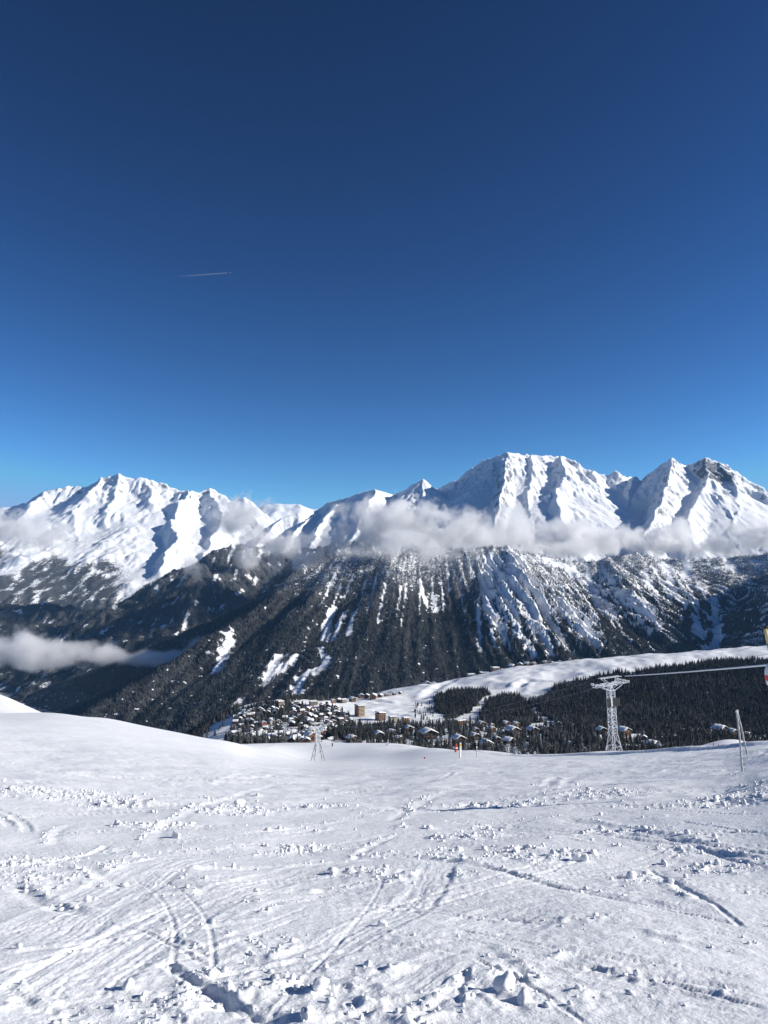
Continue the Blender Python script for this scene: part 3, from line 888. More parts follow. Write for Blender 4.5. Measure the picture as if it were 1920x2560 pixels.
m_trunk = flat_mat('conifer_bark', (0.05, 0.036, 0.026), 0.9, 0.1, 0.4, 3.0)


def conifer_mesh(seed, tiers=8, sides=9, rad=0.17):
    """a crown one unit tall: drooping ragged whorls of branches"""
    rg = random.Random(seed); mb = MB()
    for i in range(tiers):
        f = i / (tiers - 1)
        z = 0.10 + 0.82 * f ** 0.92
        r = rad * (1 - f) ** 0.85 + 0.018
        hgt = 0.20 * (1 - 0.45 * f)
        ox, oy = rg.uniform(-0.008, 0.008), rg.uniform(-0.008, 0.008)
        vs_ = [(ox, oy, min(1.0, z + hgt * 0.75))]
        a0 = rg.uniform(0, 6.28)
        for k in range(sides * 2):
            a = a0 + math.pi * k / sides + rg.uniform(-0.12, 0.12)
            rr = r * (rg.uniform(0.85, 1.2) if k % 2 == 0 else rg.uniform(0.45, 0.62))
            zz = z - (0.035 if k % 2 == 0 else -0.01) * rg.uniform(0.6, 1.4) * (1 - 0.5 * f)
            vs_.append((ox + rr * math.cos(a), oy + rr * math.sin(a), zz))
        n = sides * 2
        fs_ = [(0, 1 + k, 1 + (k + 1) % n) for k in range(n)]
        mb.add(vs_, fs_)
    return mb.mesh('conifer_crown', m_tree)


def trunk_mesh():
    mb = MB(); mb.bar((0, 0, -0.06), (0, 0, 0.55), 0.018, 6, 0.008)
    return mb.mesh('conifer_trunk', m_trunk)


CROWNS = [conifer_mesh(3), conifer_mesh(8, 9, 8, 0.15), conifer_mesh(21, 7, 9, 0.20)]
FAR_CROWNS = [conifer_mesh(31, 5, 5, 0.18), conifer_mesh(35, 5, 6, 0.16)]
TRUNK = trunk_mesh()


def scatter(name, pts, hts, protos, label, seed=1):
    """a wood that reads as one mass: instanced crowns on points"""
    rg = np.random.default_rng(seed)
    n = len(pts)
    me = bpy.data.meshes.new(name)
    me.vertices.add(n)
    me.vertices.foreach_set('co', np.asarray(pts, np.float32).ravel())
    for k, a in (('height', hts), ('width', hts * rg.uniform(1.05, 1.6, n)), ('turn', rg.uniform(0, 6.283, n))):
        q = me.attributes.new(k, 'FLOAT', 'POINT'); q.data.foreach_set('value', np.asarray(a, np.float32))
    q = me.attributes.new('sort', 'INT', 'POINT'); q.data.foreach_set('value', rg.integers(0, len(protos), n).astype(np.int32))
    ob = link(name, me)
    ng = bpy.data.node_groups.new(name + '_nodes', 'GeometryNodeTree')
    ng.interface.new_socket('Geometry', in_out='INPUT', socket_type='NodeSocketGeometry')
    ng.interface.new_socket('Geometry', in_out='OUTPUT', socket_type='NodeSocketGeometry')
    gi = ng.nodes.new('NodeGroupInput'); go = ng.nodes.new('NodeGroupOutput')
    iop = ng.nodes.new('GeometryNodeInstanceOnPoints')
    jn = ng.nodes.new('GeometryNodeJoinGeometry')
    for p in reversed(protos):
        o_i = ng.nodes.new('GeometryNodeObjectInfo'); o_i.inputs['Object'].default_value = p; o_i.transform_space = 'ORIGINAL'
        g2i = ng.nodes.new('GeometryNodeGeometryToInstance')
        ng.links.new(o_i.outputs['Geometry'], g2i.inputs[0]); ng.links.new(g2i.outputs[0], jn.inputs[0])
    m2p = ng.nodes.new('GeometryNodeMeshToPoints')
    ng.links.new(gi.outputs[0], m2p.inputs['Mesh'])
    ng.links.new(m2p.outputs['Points'], iop.inputs['Points'])
    ng.links.new(jn.outputs[0], iop.inputs['Instance'])
    iop.inputs['Pick Instance'].default_value = True

    def attr(nm, dt='FLOAT'):
        a = ng.nodes.new('GeometryNodeInputNamedAttribute'); a.data_type = dt; a.inputs['Name'].default_value = nm
        return a.outputs['Attribute']
    ng.links.new(attr('sort', 'INT'), iop.inputs['Instance Index'])
    cx = ng.nodes.new('ShaderNodeCombineXYZ')
    w_, h_ = attr('width'), attr('height')
    ng.links.new(w_, cx.inputs[0]); ng.links.new(w_, cx.inputs[1]); ng.links.new(h_, cx.inputs[2])
    ng.links.new(cx.outputs[0], iop.inputs['Scale'])
    cr = ng.nodes.new('ShaderNodeCombineXYZ'); ng.links.new(attr('turn'), cr.inputs[2])
    ng.links.new(cr.outputs[0], iop.inputs['Rotation'])
    ng.links.new(iop.outputs[0], go.inputs[0])
    md = ob.modifiers.new('wood', 'NODES'); md.node_group = ng
    tag(ob, label, None, None, 'stuff')
    return ob


# --- where the village houses and the clearings are
def poisson(P, gap, seed, prob=1.0, jitter=0.5, ragged=0.0):
    rg = np.random.default_rng(seed)
    x0, y0 = P.min(0) - 3 * ragged; x1, y1 = P.max(0) + 3 * ragged
    gx, gy = np.meshgrid(np.arange(x0, x1, gap), np.arange(y0, y1, gap))
    gx = gx.ravel() + rg.uniform(-jitter, jitter, gx.size) * gap; gy = gy.ravel() + rg.uniform(-jitter, jitter, gy.size) * gap
    k = in_poly(gx + ragged * fbm(gx / 45, gy / 45, 3, seed=seed), gy + 2.2 * ragged * fbm(gx / 45 + 9, gy / 45, 3, seed=seed + 1), P) & (rg.random(gx.size) < prob)
    return gx[k], gy[k]

# ------------------------------------------------------------------ houses
def wood_mat(name, c):
    m, nt, b, _ = new_mat(name)
    tc = nt.nodes.new('ShaderNodeTexCoord')
    wv = nt.nodes.new('ShaderNodeTexWave'); wv.wave_type = 'BANDS'; wv.bands_direction = 'Z'
    wv.inputs['Scale'].default_value = 1.6; wv.inputs['Distortion'].default_value = 0.6
    nt.links.new(tc.outputs['Object'], wv.inputs['Vector'])
    oi = nt.nodes.new('ShaderNodeObjectInfo')
    c2 = mixc(nt, oi.outputs['Random'], tuple(x * 0.65 for x in c), tuple(x * 1.25 for x in c))
    nt.links.new(mixc(nt, mth(nt, 'MULTIPLY', wv.outputs['Fac'], 0.35), c2, tuple(x * 0.4 for x in c)), b.inputs['Base Color'])
    b.inputs['Roughness'].default_value = 0.8
    return m


m_wood = wood_mat('dark_larch_wood', (0.075, 0.042, 0.026))
m_wood2 = wood_mat('light_larch_wood', (0.17, 0.09, 0.05))
m_red = wood_mat('red_brown_boards', (0.24, 0.085, 0.05))
m_ochre = wood_mat('ochre_render', (0.40, 0.225, 0.11))
m_cream = flat_mat('cream_render', (0.52, 0.45, 0.34), 0.85, 0.2, 0.12, 0.6)
m_stone = flat_mat('grey_stone', (0.22, 0.21, 0.20), 0.9, 0.2, 0.3, 1.2)
m_glass = flat_mat('window_glass', (0.03, 0.04, 0.055), 0.12, 0.6)
m_rsnow = snow_mat('roof_snow', 0.5, 0.15)
m_dark = flat_mat('dark_boards', (0.035, 0.028, 0.024), 0.85, 0.2)


def gable_meshes(w, d, h, rise, over, snow, wall_m, cut=0.0):
    """wall with gable ends (ridge along y), roof boards, snow lying on the roof"""
    hw, hd = w / 2, d / 2
    wall = MB().add([(-hw, -hd, -4), (hw, -hd, -4), (hw, hd, -4), (-hw, hd, -4), (-hw, -hd, h), (hw, -hd, h), (hw, hd, h), (-hw, hd, h), (0, -hd, h + rise), (0, hd, h + rise)],
                    [(0, 1, 5, 8, 4), (2, 3, 7, 9, 6), (1, 2, 6, 5), (3, 0, 4, 7), (4, 8, 9, 7), (5, 6, 9, 8)]).mesh('wall', wall_m)
    sl = rise / hw
    ew, ed = hw + over, hd + over

    def sheet(th0, th1, inset, ragged=False):
        mb = MB(); rg = random.Random(int(w * 10 + d)); n = 7
        top = []; bot = []
        for j in range(n):
            y = -ed + inset + (2 * ed - 2 * inset) * j / (n - 1)
            rowb = []; rowt = []
            for i in range(7):
                x = -ew + inset + (2 * ew - 2 * inset) * i / 6
                zb = h + rise - abs(x) * sl
                edge = min(1, (1 - abs(i - 3) / 3) * 3 + 0.45) * min(1, 0.5 + min(j, n - 1 - j))
                rowb.append((x, y, zb + th0)); rowt.append((x, y, zb + th0 + (th1 - th0) * (edge * rg.uniform(0.75, 1.15) if ragged else 1)))
            top.append(rowt); bot.append(rowb)
        vs_ = [p for r in bot for p in r] + [p for r in top for p in r]
        N = n * 7; fs_ = []
        for j in range(n - 1):
            for i in range(6):
                a = j * 7 + i
                fs_.append((a, a + 7, a + 8, a + 1)); fs_.append((N + a, N + a + 1, N + a + 8, N + a + 7))
        for j in range(n - 1):
            for i in (0, 6):
                a = j * 7 + i
                fs_.append((a, N + a, N + a + 7, a + 7) if i == 0 else (a, a + 7, N + a + 7, N + a))
        for i in range(6):
            for j in (0, n - 1):
                a = j * 7 + i
                fs_.append((a, a + 1, N + a + 1, N + a) if j == 0 else (a, N + a, N + a + 1, a + 1))
        return mb.add(vs_, fs_)
    roof = sheet(0.03, 0.28, 0.0).mesh('roof', m_dark)
    sn = sheet(0.283, 0.283 + snow, 0.05, True).mesh('roof_snow', m_rsnow, True)
    return wall, roof, sn


def flat_block(w, d, h, wall_m, floors, bays, slope=0.0, snow=1.5):
    hw, hd = w / 2, d / 2
    wall = MB().box((0, 0, (h - 5) / 2), (w, d, h + 5)).mesh('wall', wall_m)
    zl, zr = h + slope * w, h
    roof = MB().add([(-hw - 0.6, -hd - 0.6, h + 0.02 + slope * w), (hw + 0.6, -hd - 0.6, h + 0.02), (hw + 0.6, hd + 0.6, h + 0.02), (-hw - 0.6, hd + 0.6, h + 0.02 + slope * w),
                     (-hw - 0.6, -hd - 0.6, h + 0.5 + slope * w), (hw + 0.6, -hd - 0.6, h + 0.5), (hw + 0.6, hd + 0.6, h + 0.5), (-hw - 0.6, hd + 0.6, h + 0.5 + slope * w)],
                    [(3, 2, 1, 0), (4, 5, 6, 7), (0, 1, 5, 4), (1, 2, 6, 5), (2, 3, 7, 6), (3, 0, 4, 7)]).mesh('roof', m_dark)
    z0 = h + 0.504
    sn = MB().add([(-hw - 0.5, -hd - 0.5, z0 + slope * w), (hw + 0.5, -hd - 0.5, z0), (hw + 0.5, hd + 0.5, z0), (-hw - 0.5, hd + 0.5, z0 + slope * w),
                   (-hw - 0.2, -hd - 0.2, z0 + snow + slope * w), (hw + 0.2, -hd - 0.2, z0 + snow), (hw + 0.2, hd + 0.2, z0 + snow), (-hw - 0.2, hd + 0.2, z0 + snow + slope * w)],
                  [(4, 5, 6, 7), (0, 1, 5, 4), (1, 2, 6, 5), (2, 3, 7, 6), (3, 0, 4, 7)]).mesh('roof_snow', m_rsnow)
    return wall, roof, sn


_WIN = {}


def win_mesh(w, h, mat):
    k = (round(w, 2), round(h, 2), mat.name)
    if k not in _WIN:
        _WIN[k] = MB().box((0, 0, 0), (w, 0.16, h)).mesh('window', mat)
    return _WIN[k]


_BAL = {}


def bal_mesh(w, mat):
    k = (round(w, 1), mat.name)
    if k not in _BAL:
        mb = MB().box((0, -0.7, 0.08), (w, 1.4, 0.16)).box((0, -1.36, 0.62), (w, 0.08, 0.9))
        _BAL[k] = mb.mesh('balcony', mat)
    return _BAL[k]


def windows(t, w, d, h, floors, bays_f, bays_s, bal_m=None, big=1.0):
    """rows of windows on the two faces that show (front: -y, right: +x)"""
    fh = h / floors
    for f in range(floors):
        z = fh * (f + 0.55)
        for k in range(bays_f):
            x = -w / 2 + w * (k + 0.5) / bays_f
            link('window', win_mesh(w / bays_f * 0.5 * big, fh * 0.52, m_glass), t, (x, -d / 2 - 0.055, z))
        for k in range(bays_s):
            y = -d / 2 + d * (k + 0.5) / bays_s
            link('window', win_mesh(d / bays_s * 0.5 * big, fh * 0.52, m_glass), t, (w / 2 + 0.055, y, z), math.pi / 2)
        if bal_m and f:
            link('balcony', bal_mesh(w * 0.9, bal_m), t, (0, -d / 2 - 0.003, fh * f))
            link('balcony', bal_mesh(d * 0.9, bal_m), t, (w / 2 + 0.003, 0, fh * f), math.pi / 2)


HOUSES = []         # (x, y, radius) for the clearings in the woods
CHALET = {}


def chalet(u, v, wpx, label=None, group=None, kind=0, rz=None, near=False, cat='chalet', seed=0, pos=None, aspect=1.0):
    rg = random.Random(seed * 7 + int(u * 3 + v))
    p = bhit(u, v) if pos is None else pos
    wm = max(7.0, wpx * p[1] / F * 0.82)
    rz = rg.uniform(-0.6, 0.9) if rz is None else rz
    key = (kind, near)
    base = 12.0
    if key not in CHALET:
        wm_ = [m_wood, m_wood2, m_cream, m_red][kind]
        CHALET[key] = gable_meshes(12.0, 11.0, 7.4, 2.9, 1.3, 0.85, wm_)
    wall, roof, sn = CHALET[key]
    s = wm / base
    t = thing('chalet', label, cat, p, rz, group, (s, s * aspect, s * (0.85 if s > 1.5 else 1.0)))
    link('wall', wall, t)
    r = link('roof', roof, t); link('roof_snow', sn, r)
    if near:
        windows(t, 12, 11, 7.4, 2, 3, 3, m_wood2 if kind == 0 else m_dark)
        link('chimney', CHIM, t, (2.2, 1.5, 9.2))
    HOUSES.append((p[0], p[1], wm * 0.75))
    return t


CHIM = MB().box((0, 0, 0.9), (0.9, 0.9, 2.4)).box((0, 0, 2.4), (1.2, 1.2, 0.5)).mesh('chimney', m_stone)


def block(u, v, wpx, hpx, wall_m, label, rz, floors, bf, bs, depth=0.6, bal=None, slope=0.0, cat='apartment block', gable=False, D=None):
    p = bhit(u, v)
    if D:
        p = at(u, v, D); p[2] = float(hfB(p[0], p[1]))
    w = wpx * p[1] / F; h = hpx * p[1] / F
    d = w * depth
    t = thing('apartment_block', label, cat, p, rz)
    if gable:
        ms = gable_meshes(w, d, h, w * 0.16, 1.2, 0.8, wall_m)
    else:
        ms = flat_block(w, d, h, wall_m, floors, bf, slope)
    link('wall', ms[0], t); r = link('roof', ms[1], t); link('roof_snow', ms[2], r)
    windows(t, w, d, h, floors, bf, bs, bal, 1.1)
    HOUSES.append((p[0], p[1], max(w, d) * 0.8))
    return t


# the blocks that stand out
block(699, 1771, 15, 17, m_red, 'red-brown apartment block on the upper village edge below the forest', 0.55, 6, 3, 5, 1.3, m_cream, 0.05)
block(899, 1790, 17, 26, m_ochre, 'tall orange apartment block with rows of balconies beside the piste', 0.45, 8, 3, 6, 1.35, m_cream)
block(951, 1801, 19, 18, m_ochre, 'ochre block with stepped snowy roof below the tall orange block', 0.60, 5, 3, 5, 1.0, m_wood2, 0.12)
block(981, 1807, 17, 15, m_stone, 'grey flat-roofed block at the foot of the open piste', 0.4, 5, 4, 4, 0.8, m_cream)
block(1013, 1812, 13, 17, m_ochre, 'narrow ochre block half hidden by dark conifers', 0.5, 5, 2, 3, 1.1, m_wood2)
block(1150, 1812, 22, 11, m_ochre, 'long ochre hotel with snowy roof at the piste edge', 0.5, 3, 4, 6, 0.9, m_wood2)
block(783, 1763, 18, 9, m_red, 'low red-brown building in the top row of the village', 0.35, 3, 4, 4, 0.7, m_cream)
block(742, 1762, 14, 7, m_ochre, 'low ochre building next to the top row chalets', 0.3, 2, 4, 3, 0.7)
block(860, 1757, 12, 8, m_stone, 'grey block above the tall orange apartments', 0.4, 3, 3, 3, 0.8, m_cream)
block(727, 1808, 9, 10, m_cream, 'small cream block in the middle of the village', 0.5, 3, 2, 3, 1.0)
block(851, 1810, 12, 13, m_wood, 'dark wooden block with ochre gable in the village centre', 0.55, 4, 3, 3, 1.0, m_wood2, 0.0)
block(676, 1838, 32, 8, m_wood, 'long dark terrace of flats with a straight snowy roof', 0.25, 3, 8, 3, 0.35, m_wood2)
block(1178, 1688, 18, 9, m_cream, 'cream block leftmost in the row on the ridge under the gullied mountain', 0.3, 3, 4, 3, 0.7, m_wood2, D=2280)
block(1238, 1694, 17, 11, m_ochre, 'ochre block in the middle of the row on the ridge', 0.4, 4, 3, 3, 0.8, m_wood2, D=2270)
block(1211, 1699, 22, 6, m_wood2, 'low wooden building between the two blocks on the ridge', 0.2, 2, 5, 2, 0.6, D=2265)
block(1884, 1855, 34, 7, m_cream, 'long pale building with snowy roof behind the snow knoll', 0.35, 2, 7, 3, 0.5)

# the chalets nearest the snow field
NEAR = [(880, 1857, 26, 1, 'brown gabled chalet at the snow brow among the nearest conifers'), (947, 1848, 27, 0, 'dark chalet with bright curved snowy roof by the brow'),
        (979, 1838, 20, 0, 'small dark chalet standing above the frosted bush'), (1022, 1830, 22, 1, 'chalet with steep snowy roof deep in the conifers'),
        (1071, 1848, 42, 0, 'large dark chalet with broad snow-laden roofs near the brow'), (1109, 1856, 14, 2, 'small pale chalet beside the large dark one'),
        (997, 1853, 18, 0, 'low snow-roofed chalet touching the brow'), (1147, 1862, 33, 1, 'wide brown chalet behind the red piste marker'),
        (1190, 1832, 17, 0, 'chalet above the round tiered chalet'), (1186, 1850, 24, 0, 'round tiered dark chalet with stacked snowy roofs'),
        (1203, 1818, 20, 0, 'chalet in the far row under the first forest block'), (1229, 1831, 20, 1, 'snow-covered chalet among dark firs below the wood'),
        (1281, 1841, 34, 0, 'broad white-roofed chalet in the middle of the wooded slope'), (1241, 1857, 22, 0, 'chalet with pointed snowy roof above the low white roofs'),
        (1216, 1873, 32, 2, 'low pale chalet right behind the snow brow'), (1272, 1864, 28, 0, 'dark chalet with flat white roof behind the rimed bushes'),
        (1331, 1837, 28, 0, 'long dark chalet with straight white eaves'), (1320, 1871, 16, 2, 'pale little house right of the rimed bushes'),
        (1504, 1835, 24, 0, 'dark chalet with flat white roof left of the lattice tower'), (1560, 1840, 30, 1, 'chalet with two white roofs right of the lattice tower'),
        (1449, 1879, 19, 2, 'snow-roofed hut at the brow left of the tower'), (1507, 1861, 20, 0, 'chalet with bright broken roof just left of the tower base'),
        (1577, 1876, 18, 0, 'snow-roofed hut just right of the tower base'), (1632, 1872, 28, 0, 'wide low chalet behind the brow further right of the tower'),
        (1800, 1838, 34, 0, 'snow-laden chalet on top behind the round knoll'), (1832, 1840, 24, 0, 'second chalet behind the round knoll'),
        (777, 1852, 30, 3, 'chalet with red-brown gable left of the far lattice pylon'), (806, 1842, 25, 3, 'chalet with red-brown gable right of the far lattice pylon'),
        (627, 1848, 22, 1, 'yellow-brown chalet near the left end of the village'), (587, 1850, 18, 0, 'leftmost dark chalet above the snow brow')]
for i, (u, v, w, k, lb) in enumerate(NEAR):
    chalet(u, v, w, lb, None, k, random.Random(i).uniform(0.15, 0.75), True, seed=i)

GR = 'chalets of the ski village'
for i, (u, v, w) in enumerate([(1264, 1816, 18), (1289, 1818, 18), (1259, 1838, 14), (1345, 1824, 9), (1358, 1824, 9), (1371, 1825, 9), (1397, 1814, 7), (1427, 1818, 7), (1426, 1867, 10), (1228, 1818, 7), (1706, 1831, 6), (1756, 1849, 10), (1868, 1841, 9), (1912, 1851, 10), (1650, 1874, 12), (1690, 1850, 8), (1610, 1850, 9), (1480, 1848, 9)]):
    chalet(u, v, w, 'small white-roofed chalet in the dark wood under the ski ridge', 'small chalets in the wood under the ski ridge', i % 2, seed=i)
for i, (u, v, w) in enumerate([(1280, 1690, 15), (1300, 1688, 14), (1318, 1685, 12), (1335, 1682, 11), (1363, 1677, 12), (1380, 1675, 9), (1400, 1672, 8), (1425, 1668, 8), (1185, 1702, 10), (1255, 1700, 10), (1068, 1729, 16), (1085, 1726, 12)]):
    xx = at(u, v, 2275)[0]
    chalet(u, v, w * 1.1, 'chalet in the row along the far edge of the ski ridge', 'chalets along the far edge of the ski ridge', i % 2, seed=i + 50, pos=np.array([xx, 2275.0, float(hfB(xx, 2275.0))]))
for i, (u, v, w) in enumerate([(881, 1754, 16), (903, 1746, 16), (917, 1745, 14), (933, 1747, 18), (950, 1743, 12), (966, 1741, 10), (985, 1738, 9), (1000, 1735, 8), (846, 1756, 14), (832, 1758, 14), (820, 1762, 12), (806, 1765, 12)]):
    chalet(u, v, w, 'chalet in the top row between the open piste and the dark forest', 'chalets in the top row above the piste', i % 2, seed=i + 80)

vx, vy = poisson(VIL, 21.0, 5, 0.94, 0.36)
lane = fbm(vx / 120, vy / 120, 2, seed=66)
keep = (lane > -0.42)
n_v = 0
for x, y in zip(vx[keep], vy[keep]):
    if any((x - hx) ** 2 + (y - hy) ** 2 < (hr + 5) ** 2 for hx, hy, hr in HOUSES):
        continue
    n_v += 1
    rg = random.Random(n_v)
    kd = rg.choice([0, 0, 0, 0, 0, 1, 1, 2, 3])
    uv = 960 + F * x / y
    where = ('upper' if y > 1560 else 'middle' if y > 1250 else 'lower') + (' left' if uv < 690 else ' right' if uv > 790 else ' central')
    chalet(0, 0, 0, '%s white-roofed chalet in the %s part of the packed village' % (['dark-walled', 'light brown', 'cream-walled', 'red-brown'][kd], where), GR + ', %s part' % where, kd, rg.choice([0.25, 0.35, 1.8, -0.3]) + rg.uniform(-0.25, 0.25),
           pos=np.array([x, y, float(hfB(x, y))]), seed=n_v, aspect=rg.uniform(0.85, 1.35)).scale *= rg.uniform(0.85, 1.35)

# ------------------------------------------------------------------ conifers round the village: near ones singly, the rest as woods
ZONES = [('ridge', [(1345, 1752), (1400, 1716), (1500, 1692), (1577, 1682), (1676, 1670), (1827, 1652), (1925, 1652), (2120, 1640), (2120, 1828), (1925, 1828), (1700, 1826), (1540, 1824), (1400, 1818), (1385, 1805), (1350, 1780), (1318, 1758)], 5.3, 0.98),
         ('first', [(1085, 1750), (1130, 1730), (1180, 1726), (1222, 1732), (1190, 1764), (1150, 1794), (1120, 1797), (1090, 1778)], 5.4, 0.97),
         ('second', [(1218, 1755), (1250, 1742), (1296, 1742), (1325, 1768), (1345, 1790), (1348, 1808), (1280, 1812), (1205, 1806), (1200, 1792)], 5.4, 0.97),
         ('under', [(1275, 1812), (1400, 1818), (1560, 1824), (1925, 1830), (2120, 1830), (2120, 1895), (1925, 1893), (1700, 1893), (1500, 1898), (1275, 1900)], 6.8, 0.88),
         ('band', [(850, 1846), (880, 1818), (940, 1812), (1030, 1816), (1100, 1806), (1280, 1812), (1280, 1900), (1100, 1890), (1000, 1880), (870, 1872)], 8.0, 0.72),
         ('village', [(560, 1858), (580, 1806), (620, 1776), (720, 1764), (850, 1772), (880, 1800), (860, 1850), (760, 1864), (640, 1864)], 6.2, 0.97),
         ('rim', [(430, 1856), (520, 1804), (600, 1772), (700, 1753), (800, 1748), (850, 1744), (850, 1752), (720, 1763), (612, 1776), (560, 1803), (525, 1815), (450, 1856)], 7.0, 0.9)]
open_near = [(1110, 1840, 26, 7), (1095, 1862, 18, 6), (1605, 1862, 40, 7), (1590, 1852, 20, 5), (1470, 1842, 22, 7), (1305, 1855, 18, 6), (1800, 1862, 60, 10), (1330, 1853, 14, 8), (780, 1806, 40, 7), (1090, 1822, 30, 4), (1180, 1812, 14, 5)]
tx, ty, tz_ = [], [], []
for zi, (zn, pl, gap, pr) in enumerate(ZONES):
    P = poly_world(pl)
    x, y = poisson(P, gap, 40 + zi, pr, 0.55, 11.0 if zn in ('ridge', 'first', 'second') else 0.0)
    if zn in ('under', 'band', 'village'):
        k = fbm(x / 55, y / 55, 3, seed=300 + zi) > (-0.2 if zn != 'village' else -0.3)
        x, y = x[k], y[k]
    tx.append(x); ty.append(y); tz_.append(np.full(x.size, zi))
for k in range(46):       # loose trees on the piste below the first wood
    u = random.uniform(1035, 1095); v = random.uniform(1758, 1806)
    q = bhit(u, v); tx.append([q[0]]); ty.append([q[1]]); tz_.append([8])
for k in range(26):
    u = random.uniform(470, 600); v = random.uniform(1815, 1856)
    q = bhit(u, v); tx.append([q[0]]); ty.append([q[1]]); tz_.append([7])
tx = np.concatenate(tx); ty = np.concatenate(ty); tz_ = np.concatenate(tz_)
ok = np.ones(tx.size, bool)
for hx, hy, hr in HOUSES:
    dx, dy = tx - hx, ty - hy
    ok &= (dx * dx + dy * dy) > (hr + 2.5) ** 2
    ok &= ~((np.abs(dx) < hr * 0.95) & (dy < 0) & (dy > -hr - 42))
for (u, v, ru, rv) in open_near:
    q = bhit(u, v); w = ru * q[1] / F; dpt = max(14.0, rv * q[1] / F * 3.2)
    ok &= ((tx - q[0]) / w) ** 2 + ((ty - q[1]) / dpt) ** 2 > 1
tx, ty, tz_ = tx[ok], ty[ok], tz_[ok]
gz = hfB(tx, ty)
hts = np.random.default_rng(9).uniform(7.5, 17.0, tx.size) * np.where(tz_ == 8, 0.8, 1.0) * np.where(tz_ >= 5, 0.95, 1.0)
# does its top show over the brow of the snow field?
uu = 960 + F * tx * CA / ty
vt = 1280 + F * np.tan(np.arctan((EYE - gz - hts) / ty) + PITCH)
brow = np.interp(uu, [0, 127, 247, 370, 478, 579, 640, 934, 1100, 1181, 1259, 1301, 1347, 1500, 1600, 1721, 1760, 1809, 1850, 1920], [1735, 1782, 1793, 1816, 1839, 1851, 1857, 1855, 1868, 1874, 1882, 1887, 1886, 1880, 1877, 1872, 1856, 1847, 1855, 1859])
seen = (vt < brow - 2) & (uu > -40) & (uu < 1960)
size = np.where(seen, hts / ty, 0) + np.where(tz_ == 8, 0.02, 0) * seen
order = np.argsort(-size)
single = np.zeros(tx.size, bool); single[order[:300]] = True
LAB = {0: ('tall dark conifer in the wood on the face of the ski ridge', 'conifers on the face of the ski ridge'),
       1: ('dark conifer in the first wood beside the open piste', 'conifers of the first wood by the piste'),
       2: ('dark conifer in the wood between the two narrow pistes', 'conifers between the two narrow pistes'),
       3: ('dark conifer among the scattered chalets under the ski ridge', 'conifers under the ski ridge'),
       4: ('dark conifer among the nearest chalets behind the snow brow', 'conifers among the nearest chalets'),
       5: ('small dark conifer between the packed village chalets', 'conifers between the village chalets'),
       8: ('lone dark conifer standing on the shaded piste below the first wood', 'lone conifers on the shaded piste'),
       6: ('dark conifer on the snowy rim behind the upper village edge', 'conifers on the rim behind the village'),
       7: ('dark conifer on the snowy meadow at the left end of the village', 'conifers on the meadow left of the village')}
proto_crowns = []
for n_i, i in enumerate(np.nonzero(single)[0]):
    h = float(hts[i]); lb, gp = LAB[int(tz_[i])]
    if int(tz_[i]) in (3, 4):
        ui = float(uu[i])
        spot = 'left of the red piste marker' if ui < 1130 else 'above the rimed bushes' if ui < 1320 else 'between the rimed bushes and the tall tower' if ui < 1500 else 'right of the tall tower' if ui < 1700 else 'round the snow knoll'
        lb = ('tall' if h > 14.5 else 'short' if h < 11 else 'mid-sized') + ' dark conifer among the chalets ' + spot; gp = 'conifers among the chalets ' + spot
    wdt = h * random.uniform(0.9, 1.3)
    t = thing('conifer', lb, 'conifer', (tx[i], ty[i], gz[i] - 0.3), random.uniform(0, 6.28), gp, (wdt, wdt, h))
    link('trunk', TRUNK, t)
    c = link('crown', CROWNS[n_i % 3], t)
    if n_i < 3:
        proto_crowns.append(c)
rest = ~single & (vt < brow + 40)
scatter('conifer_wood', np.stack([tx, ty, gz - 0.3], -1)[rest], hts[rest], proto_crowns, 'dark conifer woods covering the ski ridge and the village slope', 4)

# the forest on the big gullied mountain
rg = np.random.default_rng(77)
N = 210000
x = rg.uniform(CX0 + 20, CX1 - 20, N); y = rg.uniform(CY0 + 10, 4520, N)
k = np.abs(x) < 0.56 * y
x, y = x[k], y[k]
hz = hfC(x, y)
fo = HF(CX0, CY0, CS, HC_FOREST)(x, y)
thin = HF(CX0, CY0, CS, HC_ALT)(x, y)
k = (rg.random(x.size) < np.clip(fo * (1.05 - thin * 0.42), 0.012, 1)) & (hz > -640)
x, y, hz = x[k], y[k], hz[k]
far_protos = []
for i, m_ in enumerate(FAR_CROWNS):       # two lone trees at the foot of the mountain lend their crowns to the forest
    q = chit(640 + 60 * i, 1752)
    t = thing('conifer', ['lone conifer at the foot of the forested mountain above the red-brown block', 'lone conifer at the foot of the forested mountain behind the top row'][i], 'conifer', q, 0.3, None, (15, 15, 15))
    link('trunk', TRUNK, t); far_protos.append(link('crown', m_, t))
scatter('mountain_forest', np.stack([x, y, hz - 0.4], -1), rg.uniform(10, 18, x.size), far_protos, 'conifer forest on the gullied mountain behind the village', 5)

# the woods on the ridges farther left
N = 120000
x = rg.uniform(-3500, 650, N); y = rg.uniform(3950, 6900, N)
k = (np.abs(x) < 0.56 * y) & (rg.random(N) < 0.1 + foD(x, y) * 0.85)
x, y = x[k], y[k]; hz = hfD(x, y)
k = hz > -700
scatter('ridge_forest', np.stack([x, y, hz - 0.5], -1)[k], rg.uniform(11, 20, k.sum()), far_protos, 'forest on the wooded ridges in the middle distance', 6)

